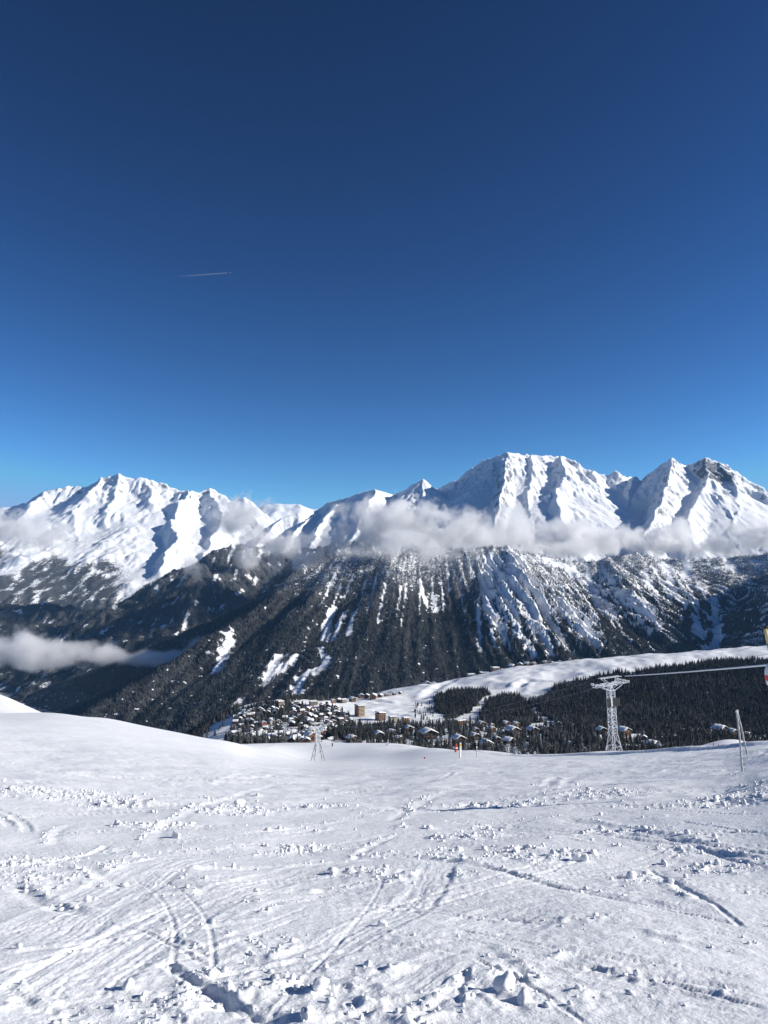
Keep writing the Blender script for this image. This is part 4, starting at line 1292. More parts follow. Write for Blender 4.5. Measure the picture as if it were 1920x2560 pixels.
# ------------------------------------------------------------------ near snow: churned piste, ski tracks, clods
NC, NR = 860, 760
R0, R1 = 3.6, 900.0
Rf = np.exp(np.linspace(math.log(R0), math.log(R1), 6000))
wR = 0.55 * (1 / Rf ** 2) / (1 / R0 - 1 / R1) + 0.45 * (1 / Rf) / math.log(R1 / R0)
cum = np.concatenate([[0], np.cumsum(0.5 * (wR[1:] + wR[:-1]) * np.diff(Rf))]); cum /= cum[-1]
ROWS = np.interp(np.linspace(0, 1, NR), cum, Rf)
KS = np.linspace(-0.64, 0.64, NC)
K, R = np.meshgrid(KS, ROWS)
X = K * R; Y = R - 1.5
Z = ground(X, Y)
DET = np.zeros_like(X)
fade = sst(70, 22, Y)
fade2 = sst(26, 12, Y)
DET += 0.09 * fbm(X / 5.0, Y / 6.0, 3, seed=401) * sst(200, 40, Y) + 0.32 * fbm(X / 38, Y / 38, 3, seed=402) * sst(12, 70, Y)
DET += 0.05 * fbm(X / 1.6, Y / 0.7, 3, seed=404) * sst(14, 26, Y) * sst(120, 40, Y)
DET += 0.008 * fbm(X / 0.9, Y / 1.1, 3, seed=403) * fade

churn = fbm(X / 3.4, Y / 4.6, 3, seed=410) + 0.45 * fbm(X / 0.8, Y / 1.0, 2, seed=411)
churn = 0.6 * sst(0.42, 0.95, churn) * sst(90, 35, Y)
CL = [(520, 2480, 0.55), (300, 2540, 0.5), (800, 2460, 0.45), (1050, 2480, 0.5), (990, 2520, 0.5), (560, 2420, 0.3), (1290, 2480, 0.45), (1110, 2190, 0.5), (900, 2180, 0.5), (980, 2200, 0.35), (400, 2070, 0.9), (640, 2130, 0.7), (720, 2120, 0.9), (60, 2160, 0.8), (20, 2200, 0.8), (580, 2030, 1.3), (300, 2010, 1.2), (800, 2020, 1.0), (1440, 2140, 0.55), (1300, 2130, 0.5), (1150, 2090, 0.8), (150, 1985, 2.0), (1550, 2080, 0.9), (1800, 2160, 0.7), (1850, 2000, 1.4), (1500, 1990, 1.4), (1250, 2010, 1.4), (1720, 2120, 0.6), (60, 2480, 0.4), (940, 2330, 0.25), (1000, 2430, 0.25), (1600, 2200, 0.5)]
for (u, v, r) in CL:
    q = ghit(u, v)
    churn = np.maximum(churn, 1.25 * np.exp(-(((X - q[0]) / r) ** 2 + ((Y - q[1]) / (r * 0.9)) ** 2) ** 1.5) * (0.6 + 0.9 * fbm(X / 0.3, Y / 0.3, 2, seed=7)))


def line_dist(pts, pad=0.0):
    """distance to a polyline, signed, and the way along it"""
    best = np.full(X.shape, 1e9); sd = np.zeros(X.shape); ss = np.zeros(X.shape); acc = 0.0
    x0, x1 = min(p[0] for p in pts) - 3, max(p[0] for p in pts) + 3
    y0, y1 = min(p[1] for p in pts) - 3, max(p[1] for p in pts) + 3
    m = (X > x0 - pad) & (X < x1 + pad) & (Y > y0) & (Y < y1)
    if not m.any():
        return m, None, None
    xs, ys = X[m], Y[m]; bb = np.full(xs.shape, 1e9); sg = np.zeros(xs.shape); sl = np.zeros(xs.shape)
    for a, b in zip(pts[:-1], pts[1:]):
        ex, ey = b[0] - a[0], b[1] - a[1]; l = math.hypot(ex, ey) + 1e-9
        t = np.clip(((xs - a[0]) * ex + (ys - a[1]) * ey) / (l * l), 0, 1)
        dx, dy = xs - a[0] - t * ex, ys - a[1] - t * ey
        d = np.hypot(dx, dy); k = d < bb
        bb = np.where(k, d, bb); sg = np.where(k, np.sign(ex * dy - ey * dx), sg); sl = np.where(k, acc + t * l, sl)
        acc += l
    return m, bb * sg, sl / acc


def smooth_line(pts, n=24):
    P = np.array(pts, float); t = np.linspace(0, len(P) - 1, n)
    return np.stack([pchip(np.arange(len(P), dtype=float), P[:, 0], t), pchip(np.arange(len(P), dtype=float), P[:, 1], t)], -1)


BERM = np.zeros_like(X)


def track(pts, w, dep, seed, side=1, lump=1.0):
    global DET, churn
    m, d, s = line_dist(pts)
    if d is None: return
    ends = sst(0, 0.12, s) * sst(1, 0.85, s) * (0.65 + 0.5 * pn(s * 9, s * 0 + seed, seed))
    d = d + 0.45 * w * (pn(X[m] / (3.0 * w), Y[m] / (3.0 * w), seed) + 0.6 * pn(X[m] / (1.1 * w), Y[m] / (1.1 * w), seed + 1))
    g = np.exp(-(d / w) ** 2) * ends
    b = np.exp(-((d * side - 1.9 * w) / (0.75 * w)) ** 2) * ends
    rough = 0.55 + 0.9 * np.clip(fbm(X[m] / 0.16, Y[m] / 0.16, 2, seed=seed), -0.6, 1)
    DET[m] += -dep * 0.40 * g + dep * 0.30 * b * (rough if lump else 0.7)
    churn[m] *= 1 - 0.75 * g
    BERM[m] = np.maximum(BERM[m], b * lump)


def scrape(pts, w, seed):
    """the smooth band a sideways ski leaves, with fine striations along it"""
    global DET, churn
    m, d, s = line_dist(pts)
    if d is None: return
    d = d + 0.03 * pn(X[m] / 0.5, Y[m] / 0.5, seed) + 0.012 * pn(X[m] / 0.1, Y[m] / 0.1, seed + 1)
    e = sst(w, w * 0.75, np.abs(d)) * sst(0, 0.1, s) * sst(1, 0.9, s)
    churn[m] *= 1 - e
    DET[m] += e * (-0.007 + 0.0075 * pn(d / 0.034, s * 7 + seed, seed) + 0.006 * pn(d / 0.09, s * 3, seed + 3))
    DET[m] += 0.011 * np.exp(-((np.abs(d) - w) / 0.04) ** 2) * sst(0, 0.1, s) * sst(1, 0.9, s) * (0.4 + 0.6 * fbm(X[m] / 0.2, Y[m] / 0.2, 2, seed=seed))


def gl(pts): return smooth_line([ghit(u, v)[:2] for u, v in pts])


scrape(gl([(40, 2540), (250, 2400), (450, 2280), (650, 2200), (900, 2140)]), 0.42, 1)
scrape(gl([(20, 2380), (220, 2260), (400, 2170), (700, 2110)]), 0.5, 2)
scrape(gl([(1180, 2330), (1350, 2280), (1550, 2270), (1750, 2300)]), 0.5, 3)
scrape(gl([(700, 2420), (900, 2330), (1050, 2240), (1100, 2160)]), 0.28, 4)
scrape(gl([(1060, 2500), (1250, 2400), (1500, 2440), (1880, 2500)]), 0.5, 5)
for i, (pts, w, dp, sd_) in enumerate([
        ([(980, 2140), (1150, 2160), (1330, 2205), (1520, 2250), (1800, 2300)], 0.10, 0.07, 1), ([(1400, 2045), (1550, 2070), (1720, 2110), (1910, 2170)], 0.16, 0.09, 1),
        ([(1630, 2160), (1700, 2215), (1800, 2280)], 0.09, 0.09, -1), ([(480, 2450), (560, 2490), (650, 2530), (740, 2580)], 0.10, 0.12, 1),
        ([(20, 2200), (90, 2240), (180, 2270), (240, 2282)], 0.10, 0.09, 1), ([(400, 2395), (470, 2430), (560, 2475)], 0.05, 0.05, 1),
        ([(1460, 2430), (1540, 2455), (1660, 2478)], 0.06, 0.05, 1), ([(1140, 2430), (1250, 2500), (1330, 2545)], 0.06, 0.06, -1),
        ([(1165, 2420), (1150, 2480), (1140, 2520)], 0.03, 0.05, 1), ([(210, 2170), (300, 2200), (420, 2205), (560, 2230)], 0.10, 0.06, -1),
        ([(140, 2110), (150, 2075), (190, 2060)], 0.10, 0.06, 1), ([(380, 2140), (420, 2070), (560, 2000), (700, 1960)], 0.14, 0.06, 1),
        ([(400, 2330), (480, 2360), (540, 2380)], 0.05, 0.05, 1), ([(1560, 2340), (1700, 2370), (1880, 2400)], 0.08, 0.05, 1),
        ([(1200, 2470), (1500, 2480), (1900, 2530)], 0.07, 0.04, -1), ([(880, 2150), (1020, 2145), (1150, 2170)], 0.25, 0.07, 1),
        ([(30, 2490), (110, 2520), (190, 2500)], 0.08, 0.07, 1), ([(600, 2290), (700, 2250), (850, 2220)], 0.06, 0.05, -1),
        ([(1030, 2030), (1100, 1985), (1200, 1970), (1300, 1965)], 0.18, 0.08, 1), ([(540, 1965), (560, 1950), (640, 1930)], 0.2, 0.07, 1), ([(1370, 1970), (1375, 1950), (1395, 1940)], 0.18, 0.09, 1), ([(1418, 1970), (1420, 1955), (1430, 1940)], 0.18, 0.09, 1)]):
    track(gl(pts), w, dp, 500 + i, sd_)
rg = random.Random(41)


def arc(x0, y0, ang, ln, cv, n=14):
    pts = [(x0, y0)]
    for k in range(n):
        pts.append((pts[-1][0] + math.cos(ang) * ln / n, pts[-1][1] + math.sin(ang) * ln / n)); ang += cv * ln / n
    return pts


def crisp(pts, w, dep, seed):
    """the clean edge-set of one ski: a sharp groove with a low lip"""
    m, d, s = line_dist(pts)
    if d is None: return
    e = sst(0, 0.06, s) * sst(1, 0.94, s) * (0.7 + 0.45 * pn(s * 14, s * 0 + seed, seed))
    d = d + 0.38 * w * (pn(X[m] / (3.2 * w), Y[m] / (3.2 * w), seed) + 0.6 * pn(X[m] / (1.2 * w), Y[m] / (1.2 * w), seed + 1))
    a = np.abs(d)
    DET[m] += e * (-dep * sst(w * 1.25, w * 0.7, a) + dep * 0.5 * np.exp(-((a - 1.7 * w) / (0.5 * w)) ** 2))
    churn[m] *= 1 - 0.6 * e * sst(2.2 * w, w, a)


for i in range(90):          # short scuffs
    dd = math.exp(rg.uniform(math.log(5.0), math.log(60)))
    x0 = rg.uniform(-0.6, 0.6) * dd
    ang = rg.gauss(0.55 if x0 < 0 else -0.35, 0.45) if rg.random() < 0.75 else rg.uniform(-1.5, 1.5)
    track(arc(x0, dd - 1.0, ang, rg.uniform(1.0, 4.0) * (dd / 10) ** 0.6, rg.gauss(0, 0.12), 10), rg.uniform(0.035, 0.09) * (dd / 9) ** 0.45, rg.uniform(0.03, 0.065) * (dd / 9) ** 0.35, 600 + i, rg.choice([-1, 1]))
for i in range(84):          # pairs of ski tracks running on across the slope
    dd = math.exp(rg.uniform(math.log(5.0), math.log(34)))
    x0 = rg.uniform(-0.75, 0.55) * dd
    ang = rg.gauss(0.5 if x0 < 0 else -0.3, 0.4)
    if dd > 13 and abs(math.sin(ang)) < 0.4: continue
    ln = rg.uniform(3.0, 9.0) * (dd / 10) ** 0.75; cv = rg.gauss(0, 0.5) / ln
    gap = rg.uniform(0.16, 0.4); w = rg.uniform(0.016, 0.024) * max(1.0, (dd / 7) ** 1.3); dp = rg.uniform(0.007, 0.012) * max(1.0, (dd / 8) ** 0.9)
    if dd < 9: dp *= 0.6
    for sg in (-0.5, 0.5):
        crisp(arc(x0 - math.sin(ang) * gap * sg, dd - 1.0 + math.cos(ang) * gap * sg, ang, ln * rg.uniform(0.8, 1.0), cv), w, dp, 900 + i)
for i, (pts, w, dp) in enumerate([([(960, 2136), (1200, 2172), (1500, 2245), (1900, 2335)], 0.03, 0.026), ([(1400, 2048), (1640, 2092), (1915, 2165)], 0.045, 0.035), ([(1120, 2320), (1480, 2400), (1915, 2462)], 0.022, 0.017),
                               ([(1130, 2345), (1480, 2428), (1915, 2494)], 0.022, 0.015), ([(1460, 2425), (1660, 2470), (1915, 2540)], 0.025, 0.022), ([(1180, 2400), (1330, 2480), (1500, 2590)], 0.022, 0.018), ([(1620, 2160), (1720, 2225), (1860, 2330)], 0.03, 0.03),
                               ([(10, 2470), (260, 2330), (560, 2215), (900, 2150)], 0.022, 0.018), ([(10, 2330), (180, 2290), (330, 2310), (520, 2400)], 0.024, 0.02), ([(640, 2560), (780, 2420), (900, 2290), (960, 2200)], 0.02, 0.011), ([(420, 2400), (560, 2480), (720, 2570)], 0.04, 0.034), ([(1700, 2060), (1820, 2080), (1915, 2090)], 0.05, 0.04), ([(1530, 2010), (1700, 2030), (1915, 2040)], 0.06, 0.045)]):
    crisp(gl(pts), w, dp * 0.58, 1200 + i)
# a low bank along the edge of the groomed piste on the right: its flank turned from the sun lies in shade
bank = [(28.6, 57.0), (28.0, 64.0), (27.0, 75.0), (26.2, 88.0), (25.0, 109.0), (24.0, 131.0), (24.0, 164.0), (24.5, 205.0)]
m, d, s = line_dist(smooth_line(bank, 40), 9.0)
DET[m] += np.where(d > 0, np.exp(-(d / 0.42) ** 2), np.exp(-(d / 5.0) ** 2)) * (0.34 - 0.22 * s) * sst(1.0, 0.7, s) * sst(-0.01, 0.04, s)
# a thin broken crust where the snow has been scraped and frozen again
crust = sst(0.05, 0.5, fbm(X / 1.3, Y / 1.5, 3, seed=431)) * sst(16, 8, Y)
DET += crust * 0.006 * (ridged(X / 0.16, Y / 0.13, 3, 0.55, seed=432) - 0.8)
# rubble in the churned places
rub = 0.55 * (1 - np.abs(pn(X / 0.42, Y / 0.42, 421))) ** 2 + 0.30 * (1 - np.abs(pn(X / 0.17, Y / 0.17, 422))) ** 2 + 0.15 * (1 - np.abs(pn(X / 0.07, Y / 0.07, 423))) ** 2 - 0.35
far_s = 1 + 1.4 * sst(9, 40, Y)
rub_far = (1 - np.abs(pn(X / 1.1, Y / 0.9, 424))) ** 2 - 0.4
DET += churn * (0.078 * rub * fade + 0.10 * rub_far * sst(8, 22, Y) * fade)
DET += BERM * 0.03 * rub * fade
Z = Z + DET
m_near, nt, b_, _ = new_mat('piste_snow')
geo = nt.nodes.new('ShaderNodeNewGeometry')
n1 = noise_n(nt, 26.0, 5, 0.65, geo.outputs['Position']); n2 = noise_n(nt, 0.5, 3, 0.5, geo.outputs['Position']); n3 = noise_n(nt, 5.0, 4, 0.6, geo.outputs['Position'])
nt.links.new(mixc(nt, mrange(nt, n2, 0.3, 0.7), tuple(x * 0.96 for x in SNOW), SNOW), b_.inputs['Base Color'])
b_.inputs['Roughness'].default_value = 0.55
b_.inputs['Specular IOR Level'].default_value = 0.3
bp = nt.nodes.new('ShaderNodeBump'); bp.inputs['Strength'].default_value = 0.55; bp.inputs['Distance'].default_value = 0.02
bp2 = nt.nodes.new('ShaderNodeBump'); bp2.inputs['Strength'].default_value = 0.5; bp2.inputs['Distance'].default_value = 0.05
nt.links.new(n1, bp.inputs['Height']); nt.links.new(n3, bp2.inputs['Height']); nt.links.new(bp2.outputs['Normal'], bp.inputs['Normal']); nt.links.new(bp.outputs['Normal'], b_.inputs['Normal'])
tag(grid_mesh('snow_field', X, Y, Z, m_near), kind='structure')
GX, GY, GZ, GCH, GBM = X, Y, Z, churn, BERM
# the same slope carries on behind and beside the camera
bx, by = np.meshgrid(np.linspace(-400, 400, 81), np.concatenate([np.linspace(-500, -10, 50), [-6, -3, 0, 1.9]]))
tag(grid_mesh('snow_slope', bx, by, -0.222 * by - 0.012 * bx + 0.04 + 0.3 * fbm(bx / 30, by / 30, 3, seed=5) * sst(-4, -30, by), m_near), kind='structure')


def gz_at(x, y):
    """height of the finished snow surface"""
    R_ = np.asarray(y, float) + 1.5
    r = np.interp(R_, ROWS, np.arange(NR)); c = np.clip((np.asarray(x, float) / R_ - KS[0]) / (KS[1] - KS[0]), 0, NC - 1.001)
    i = np.clip(r.astype(int), 0, NR - 2); j = c.astype(int); ti = r - i; tj = c - j
    return (GZ[i, j] * (1 - tj) + GZ[i, j + 1] * tj) * (1 - ti) + (GZ[i + 1, j] * (1 - tj) + GZ[i + 1, j + 1] * tj) * ti


def ico(sub=1):
    import bmesh
    bm = bmesh.new(); bmesh.ops.create_icosphere(bm, subdivisions=sub, radius=1.0)
    v = np.array([p.co for p in bm.verts]); f = np.array([[q.index for q in p.verts] for p in bm.faces]); bm.free()
    return v, f


def lump_shape(v, seed, rough=0.35):
    r = 1 + rough * fbm(v[:, 0] * 1.1 + seed * 3.1, v[:, 1] * 1.1 + v[:, 2] * 0.9 - seed, 3, seed=seed)
    q = v * r[:, None]
    rg_ = np.random.default_rng(seed)
    for _ in range(5):                                   # broken faces
        n = rg_.normal(size=3); n /= np.linalg.norm(n)
        d = rg_.uniform(0.5, 0.8); e = q @ n - d
        q = q - np.clip(e, 0, None)[:, None] * n[None] * 0.85
    return q


iv, iff = ico(2)
shapes = [lump_shape(iv, s) for s in range(10)]
prob = (np.clip(GCH, 0, 1.2) ** 1.8 * 1.3 + GBM ** 1.5 * 0.7 + 0.005) * sst(32, 8, GY) * (GY + 1.5)
prob = prob * np.gradient(ROWS)[:, None] * (np.abs(KS)[None] < 0.56)
prob = (prob / prob.sum()).ravel()
rgn = np.random.default_rng(31)
NCL = 4200
pick = rgn.choice(prob.size, NCL, p=prob)
cx_ = GX.ravel()[pick] + rgn.normal(0, 0.03, NCL); cy_ = GY.ravel()[pick] + rgn.normal(0, 0.03, NCL)
cs_ = np.exp(rgn.normal(math.log(0.0098), 0.55, NCL)) * (0.75 + 0.07 * cy_)
cs_ = np.clip(cs_, 0.006, 0.09)
VV, FF = [], []
o = 0
iv1, if1 = ico(1)
small = [lump_shape(iv1, s + 40) for s in range(8)]
for i in range(NCL):
    big_ = cs_[i] * 9 / (cy_[i] + 2) > 0.05
    base = shapes[i % 10] if big_ else small[i % 8]; fc = iff if big_ else if1
    a = rgn.uniform(0, 6.28); c_, s_ = math.cos(a), math.sin(a)
    sc3 = cs_[i] * rgn.uniform(0.75, 1.3, 3) * np.array([1, 1, 0.8])
    q = base * sc3
    q = np.stack([q[:, 0] * c_ - q[:, 1] * s_, q[:, 0] * s_ + q[:, 1] * c_, q[:, 2]], -1)
    q += np.array([cx_[i], cy_[i], float(gz_at(cx_[i], cy_[i])) + cs_[i] * 0.3])
    VV.append(q); FF.append(fc + o); o += len(q)
me = bpy.data.meshes.new('snow_clods'); me.from_pydata(np.concatenate(VV).tolist(), [], np.concatenate(FF).tolist()); me.update(); me.shade_smooth(); me.materials.append(m_near)
tag(link('snow_clods', me), 'broken snow clods strewn over the churned piste', None, None, 'stuff')

# the big broken blocks that can be told apart
iv3, if3 = ico(3)
for i, (u, v, r, lb) in enumerate([(1265, 2470, 0.115, 'big broken snow block standing up near the bottom edge, right of centre'), (1310, 2500, 0.10, 'lumpy snow block right beside the big upright one'), (575, 2450, 0.07, 'white snow block at the end of the deep ski groove'),
                                   (805, 2460, 0.085, 'rounded snow block in the churned patch at bottom centre'), (770, 2520, 0.08, 'egg-shaped snow block leaning in the bottom churned patch'), (955, 2300, 0.075, 'lone snow block on the smooth snow in mid slope'),
                                   (1385, 2130, 0.12, 'upright snow slab beyond the long track on the right'), (1450, 2138, 0.16, 'long low snow slab with a shaded front'), (1290, 2125, 0.11, 'pointed snow block left of the long low slab'),
                                   (440, 2085, 0.14, 'pale snow block heaped beside the curved track'), (600, 2005, 0.22, 'large snow block in the far churned band'), (920, 2400, 0.06, 'small angular snow block right of the deep groove'),
                                   (1005, 2550, 0.10, 'snow block cut by the bottom edge of the picture')]):
    q = ghit(u, v + 12)
    me = bpy.data.meshes.new('snow_block'); me.from_pydata((lump_shape(iv3, 70 + i, 0.4) * r * 0.62 * np.array([1.25, 0.9, 0.95])).tolist(), [], if3.tolist()); me.update(); me.shade_smooth(); me.materials.append(m_near)
    tag(link('snow_block', me, None, (q[0], q[1], float(gz_at(q[0], q[1])) + r * 0.2), i * 1.3), lb, 'snow block')

# ------------------------------------------------------------------ lift towers, cables, poles, markers
m_rime = flat_mat('rimed_steel', (0.60, 0.62, 0.65), 0.8, 0.2, 0.25, 1.4)
m_steel = flat_mat('grey_steel', (0.16, 0.17, 0.18), 0.55, 0.4, 0.3, 1.0)
m_panel = flat_mat('dark_grey_panel', (0.03, 0.032, 0.034), 0.7, 0.3, 0.25, 0.8)
m_bamboo = flat_mat('rimed_wood_pole', (0.50, 0.49, 0.48), 0.75, 0.2, 0.25, 9.0)
m_yell = flat_mat('pale_yellow_pole', (0.60, 0.50, 0.24), 0.6, 0.3, 0.2, 5.0)
m_redp = flat_mat('red_plastic', (0.55, 0.05, 0.04), 0.5, 0.4, 0.15, 6.0)
m_white = flat_mat('white_plastic', (0.80, 0.79, 0.74), 0.5, 0.4, 0.06, 6.0)
m_yellow = flat_mat('yellow_plastic', (0.75, 0.52, 0.05), 0.5, 0.4, 0.1, 6.0)
m_cable = flat_mat('rimed_cable', (0.70, 0.71, 0.73), 0.8, 0.2, 0.15, 4.0)
m_dcable = flat_mat('dark_cable', (0.07, 0.07, 0.08), 0.6, 0.3)


def tower(name, label, pos, H, rz, lean, flare_z, hw0, hw1, hw2, arm, leg_low, fine, rb=0.11, group=None):
    """lattice lift tower: splayed foot, square shaft, cross-arm with roller rows, top frame"""
    t = thing(name, label, 'lift tower', pos, rz, group)
    t.rotation_euler = (0, -lean, rz)
    zs = [0.0, flare_z * 0.5, flare_z]
    n_up = max(5, int(round((H - flare_z) / 2.3)))
    zs += [flare_z + (H - flare_z) * (i + 1) / n_up for i in range(n_up)]

    def half(z): return hw0 + (hw1 - hw0) * z / flare_z if z < flare_z else hw1 + (hw2 - hw1) * (z - flare_z) / (H - flare_z)
    cn = [(-1, -1), (1, -1), (1, 1), (-1, 1)]
    P = lambda k, z: (cn[k % 4][0] * half(z), cn[k % 4][1] * half(z), z)
    for k in range(4):
        MB().bar((cn[k][0] * half(0) * 1.04, cn[k][1] * half(0) * 1.04, -1.5), P(k, flare_z), rb * 1.35).build('leg', leg_low, t)
        MB().bar(P(k, flare_z), P(k, H), rb * 1.6).build('upright', m_rime, t)
    joint = MB()
    for i in range(len(zs) - 1):
        a, b = zs[i], zs[i + 1]
        mt = leg_low if a < flare_z else m_rime
        for k in range(4):
            r_ = rb * (0.75 if a < flare_z else 1.0)
            bars = [(P(k, a), P(k + 1, b)), (P(k, b), P(k + 1, b))]
            if a < flare_z or (i + k) % 2: bars.append((P(k + 1, a), P(k, b)))
            if fine:
                for q0, q1 in bars: MB().bar(q0, q1, r_, 5).build('brace', mt, t)
            else:
                for q0, q1 in bars: joint.bar(q0, q1, r_, 5)
    if not fine: joint.build('bracing', m_rime, t)
    h2 = half(H)
    hd = MB()
    for k in range(4):
        hd.bar(P(k, H), (cn[k][0] * arm * 0.33, cn[k][1] * h2, H + 1.9), rb * 1.3)
    hd.add([(-h2, -h2, H + 0.1), (h2, -h2, H + 0.1), (h2, h2, H + 0.1), (-h2, h2, H + 0.1), (-h2 * 0.4, -h2 * 0.9, H + 1.8), (h2 * 0.4, -h2 * 0.9, H + 1.8), (h2 * 0.4, h2 * 0.9, H + 1.8), (-h2 * 0.4, h2 * 0.9, H + 1.8)],
           [(0, 1, 5, 4), (1, 2, 6, 5), (2, 3, 7, 6), (3, 0, 4, 7), (4, 5, 6, 7)])
    hd.build('head', m_rime, t)
    for sy in (-1, 1):
        y = sy * h2 * 0.85
        b = MB().bar((-arm / 2, y, H + 1.55), (arm / 2, y, H + 2.35), rb * 1.6).bar((-arm / 2, y, H + 2.3), (arm / 2, y, H + 3.0), rb * 1.4)
        nseg = 12
        for i in range(nseg):
            x0, x1 = -arm / 2 + arm * i / nseg, -arm / 2 + arm * (i + 1) / nseg
            b.bar((x0, y, H + 1.55 + 0.8 * i / nseg), (x1, y, H + 2.3 + 0.7 * (i + 1) / nseg), rb)
        b.build('cross_arm', m_rime, t)
    for sx in (-1, 1):
        ro = MB(); x = sx * arm * 0.40; zb = H + 2.35 + sx * 0.4
        ro.bar((x, -3.6, zb), (x, 3.6, zb), rb * 1.2)
        ro.build('roller_beam', m_rime, t)
        for j in range(8):
            y = -3.3 + 6.6 * j / 7
            MB().bar((x - 0.22, y, zb + 0.42), (x + 0.22, y, zb + 0.42), 0.34, 10).build('roller', m_rime, t)
    top = MB()
    for sx in (-1, 1):
        top.bar((sx * arm * 0.16, 0, H + 2.2), (sx * arm * 0.16, 0, H + 4.6), rb * 1.1).bar((sx * arm * 0.30, 0, H + 4.7), (sx * arm * 0.16, 0, H + 3.2), rb)
        top.bar((-arm * 0.32, sx * h2 * 0.8, H + 4.6), (arm * 0.32, sx * h2 * 0.8, H + 4.8), rb * 1.2)
        top.bar((sx * arm * 0.31, -h2 * 0.8, H + 4.7), (sx * arm * 0.31, h2 * 0.8, H + 4.7), rb * 1.1)
        top.bar((0.2 * sx, -h2, H + 1.8), (sx * arm * 0.2, 0, H + 4.6), rb)
    top.build('top_frame', m_rime, t)
    return t, H


def place_under(u, vtop, D, zg): return at(u, vtop, D)[2] - zg


# the big rimed tower just beyond the brow
D1 = 285.0
x1 = at(1536, 1876, D1)[0]
zg1 = float(gz_at(x1, D1)) if abs(x1 / (D1 + 1.5)) < 0.63 else 0
ztop1 = at(1524, 1692, D1)[2]
H1 = ztop1 - zg1 - 4.8
tow1, _ = tower('lift_tower', 'tall white rimed lattice lift tower with dark panel behind the snow brow', (x1, D1, zg1), H1, 0.35, math.radians(2.6), at(1530, 1833, D1)[2] - zg1, 2.6, 1.08, 1.0, 14.0, m_rime, True, 0.105)
zp = at(1524, 1754, D1)[2] - zg1
MB().box((1.15, -1.45, zp), (3.2, 0.14, 3.0)).build('panel', m_panel, tow1)
MB().box((-1.95, -1.40, zp), (1.5, 0.12, 3.0)).build('panel', m_panel, tow1)
MB().box((-0.85, -1.45, zp + 0.2), (0.65, 0.3, 3.0)).build('rime_crust', m_rime, tow1)

# the next pylon far down the snow bowl
q2 = ghit(795, 1903, 300, 620)
q2[2] = float(gz_at(q2[0], q2[1]))
H2 = at(795, 1808, q2[1])[2] - q2[2] - 4.6
tow2, _ = tower('lift_tower', 'distant lattice pylon with splayed dark legs standing in the snow bowl', q2, H2, 0.35, math.radians(1.0), H2 * 0.58, 3.5, 1.25, 1.1, 11.0, m_steel, False, 0.15)
q3 = bhit(712, 1850)
tow3, H3 = tower('lift_tower', 'small pale lift tower in front of the village roofs', q3, 17.0, 0.35, 0.0, 5.0, 2.0, 1.2, 1.1, 10.0, m_rime, False, 0.17)
q4 = bhit(598, 1850)
tow4, H4 = tower('lift_tower', 'smallest pale lift tower at the left end of the village', q4, 11.0, 0.35, 0.0, 3.5, 1.6, 0.9, 0.8, 6.0, m_rime, False, 0.15)


def cable(name, label, a, b, sag, ra, rb_, mat, group=None, n=28):
    a = Vector(a); b = Vector(b); mb = MB(); pts = []
    for i in range(n + 1):
        t = i / n
        p = a.lerp(b, t); p.z -= sag * 4 * t * (1 - t)
        pts.append((p, ra + (rb_ - ra) * t))
    k = 6; vs_ = []; fs_ = []
    d = (b - a).normalized(); u = d.cross(Vector((0, 0, 1))).normalized(); w = u.cross(d)
    for p, r in pts:
        for j in range(k):
            an = 2 * math.pi * j / k
            vs_.append(p + (u * math.cos(an) + w * math.sin(an)) * r)
    for i in range(n):
        for j in range(k):
            fs_.append((i * k + j, i * k + (j + 1) % k, (i + 1) * k + (j + 1) % k, (i + 1) * k + j))
    fs_ += [tuple(range(k - 1, -1, -1)), tuple(range(n * k, n * k + k))]
    o = mb.add(vs_, fs_).build(name, mat, None, True)
    return tag(o, label, 'cable', group)


pa = at(1562, 1690, D1 - 2)
pm_ = at(1920, 1656, 120.0)
pb = pa + (pm_ - pa) * ((12.0 - pa[1]) / (pm_[1] - pa[1]))
cable('lift_cable', 'thick white rimed haul cable sweeping right from the tall tower', pa, pb, 0.4, 0.16, 0.17, m_cable)
pc = at(770, 1812, q2[1]); pd = at(812, 1812, q2[1])
cable('lift_cable', 'thin rimed cable from the tall tower down to the far pylon, left strand', at(1484, 1700, D1), pc, 7, 0.045, 0.045, m_steel)
cable('lift_cable', 'thin rimed cable from the tall tower down to the far pylon, right strand', at(1560, 1698, D1), pd, 7, 0.045, 0.045, m_steel)
cable('lift_cable', 'thin cable from the far pylon on to the village tower', pc, (q3[0], q3[1], q3[2] + H3 + 2.5), 8, 0.07, 0.07, m_rime)
cable('far_cable', 'upper thin dark cable crossing the ridge snow at the right edge', at(1846, 1627, 900), at(1990, 1578, 700), 1, 0.16, 0.14, m_dcable)
cable('far_cable', 'lower thin dark cable crossing the ridge snow at the right edge', at(1880, 1641, 900), at(1990, 1618, 700), 1, 0.16, 0.14, m_dcable)


def pole(name, label, base, top, r, mat, cap=None):
    d = Vector(top) - Vector(base); L_ = d.length
    t = thing(name, label, 'pole', base)
    mb = MB(); n = 9; a = Vector((0, 0, -0.25)); rg_ = random.Random(int(L_ * 100))
    prev = Vector((0, 0, 0)) - d.normalized() * 0.3
    for i in range(n):
        q = d * ((i + 1) / n) + Vector((rg_.uniform(-1, 1), rg_.uniform(-1, 1), 0)) * r * 0.3
        mb.bar(prev, q, r * (1.0 - 0.12 * i / n) * rg_.uniform(0.93, 1.07), 8, r * (1.0 - 0.12 * (i + 1) / n)); prev = q
    mb.build('shaft', mat, t, True)
    c = MB().bar(d * 0.985, d * 1.0 + d.normalized() * 0.02, r * 1.2, 8); c.build('cap', cap or mat, t)
    return t


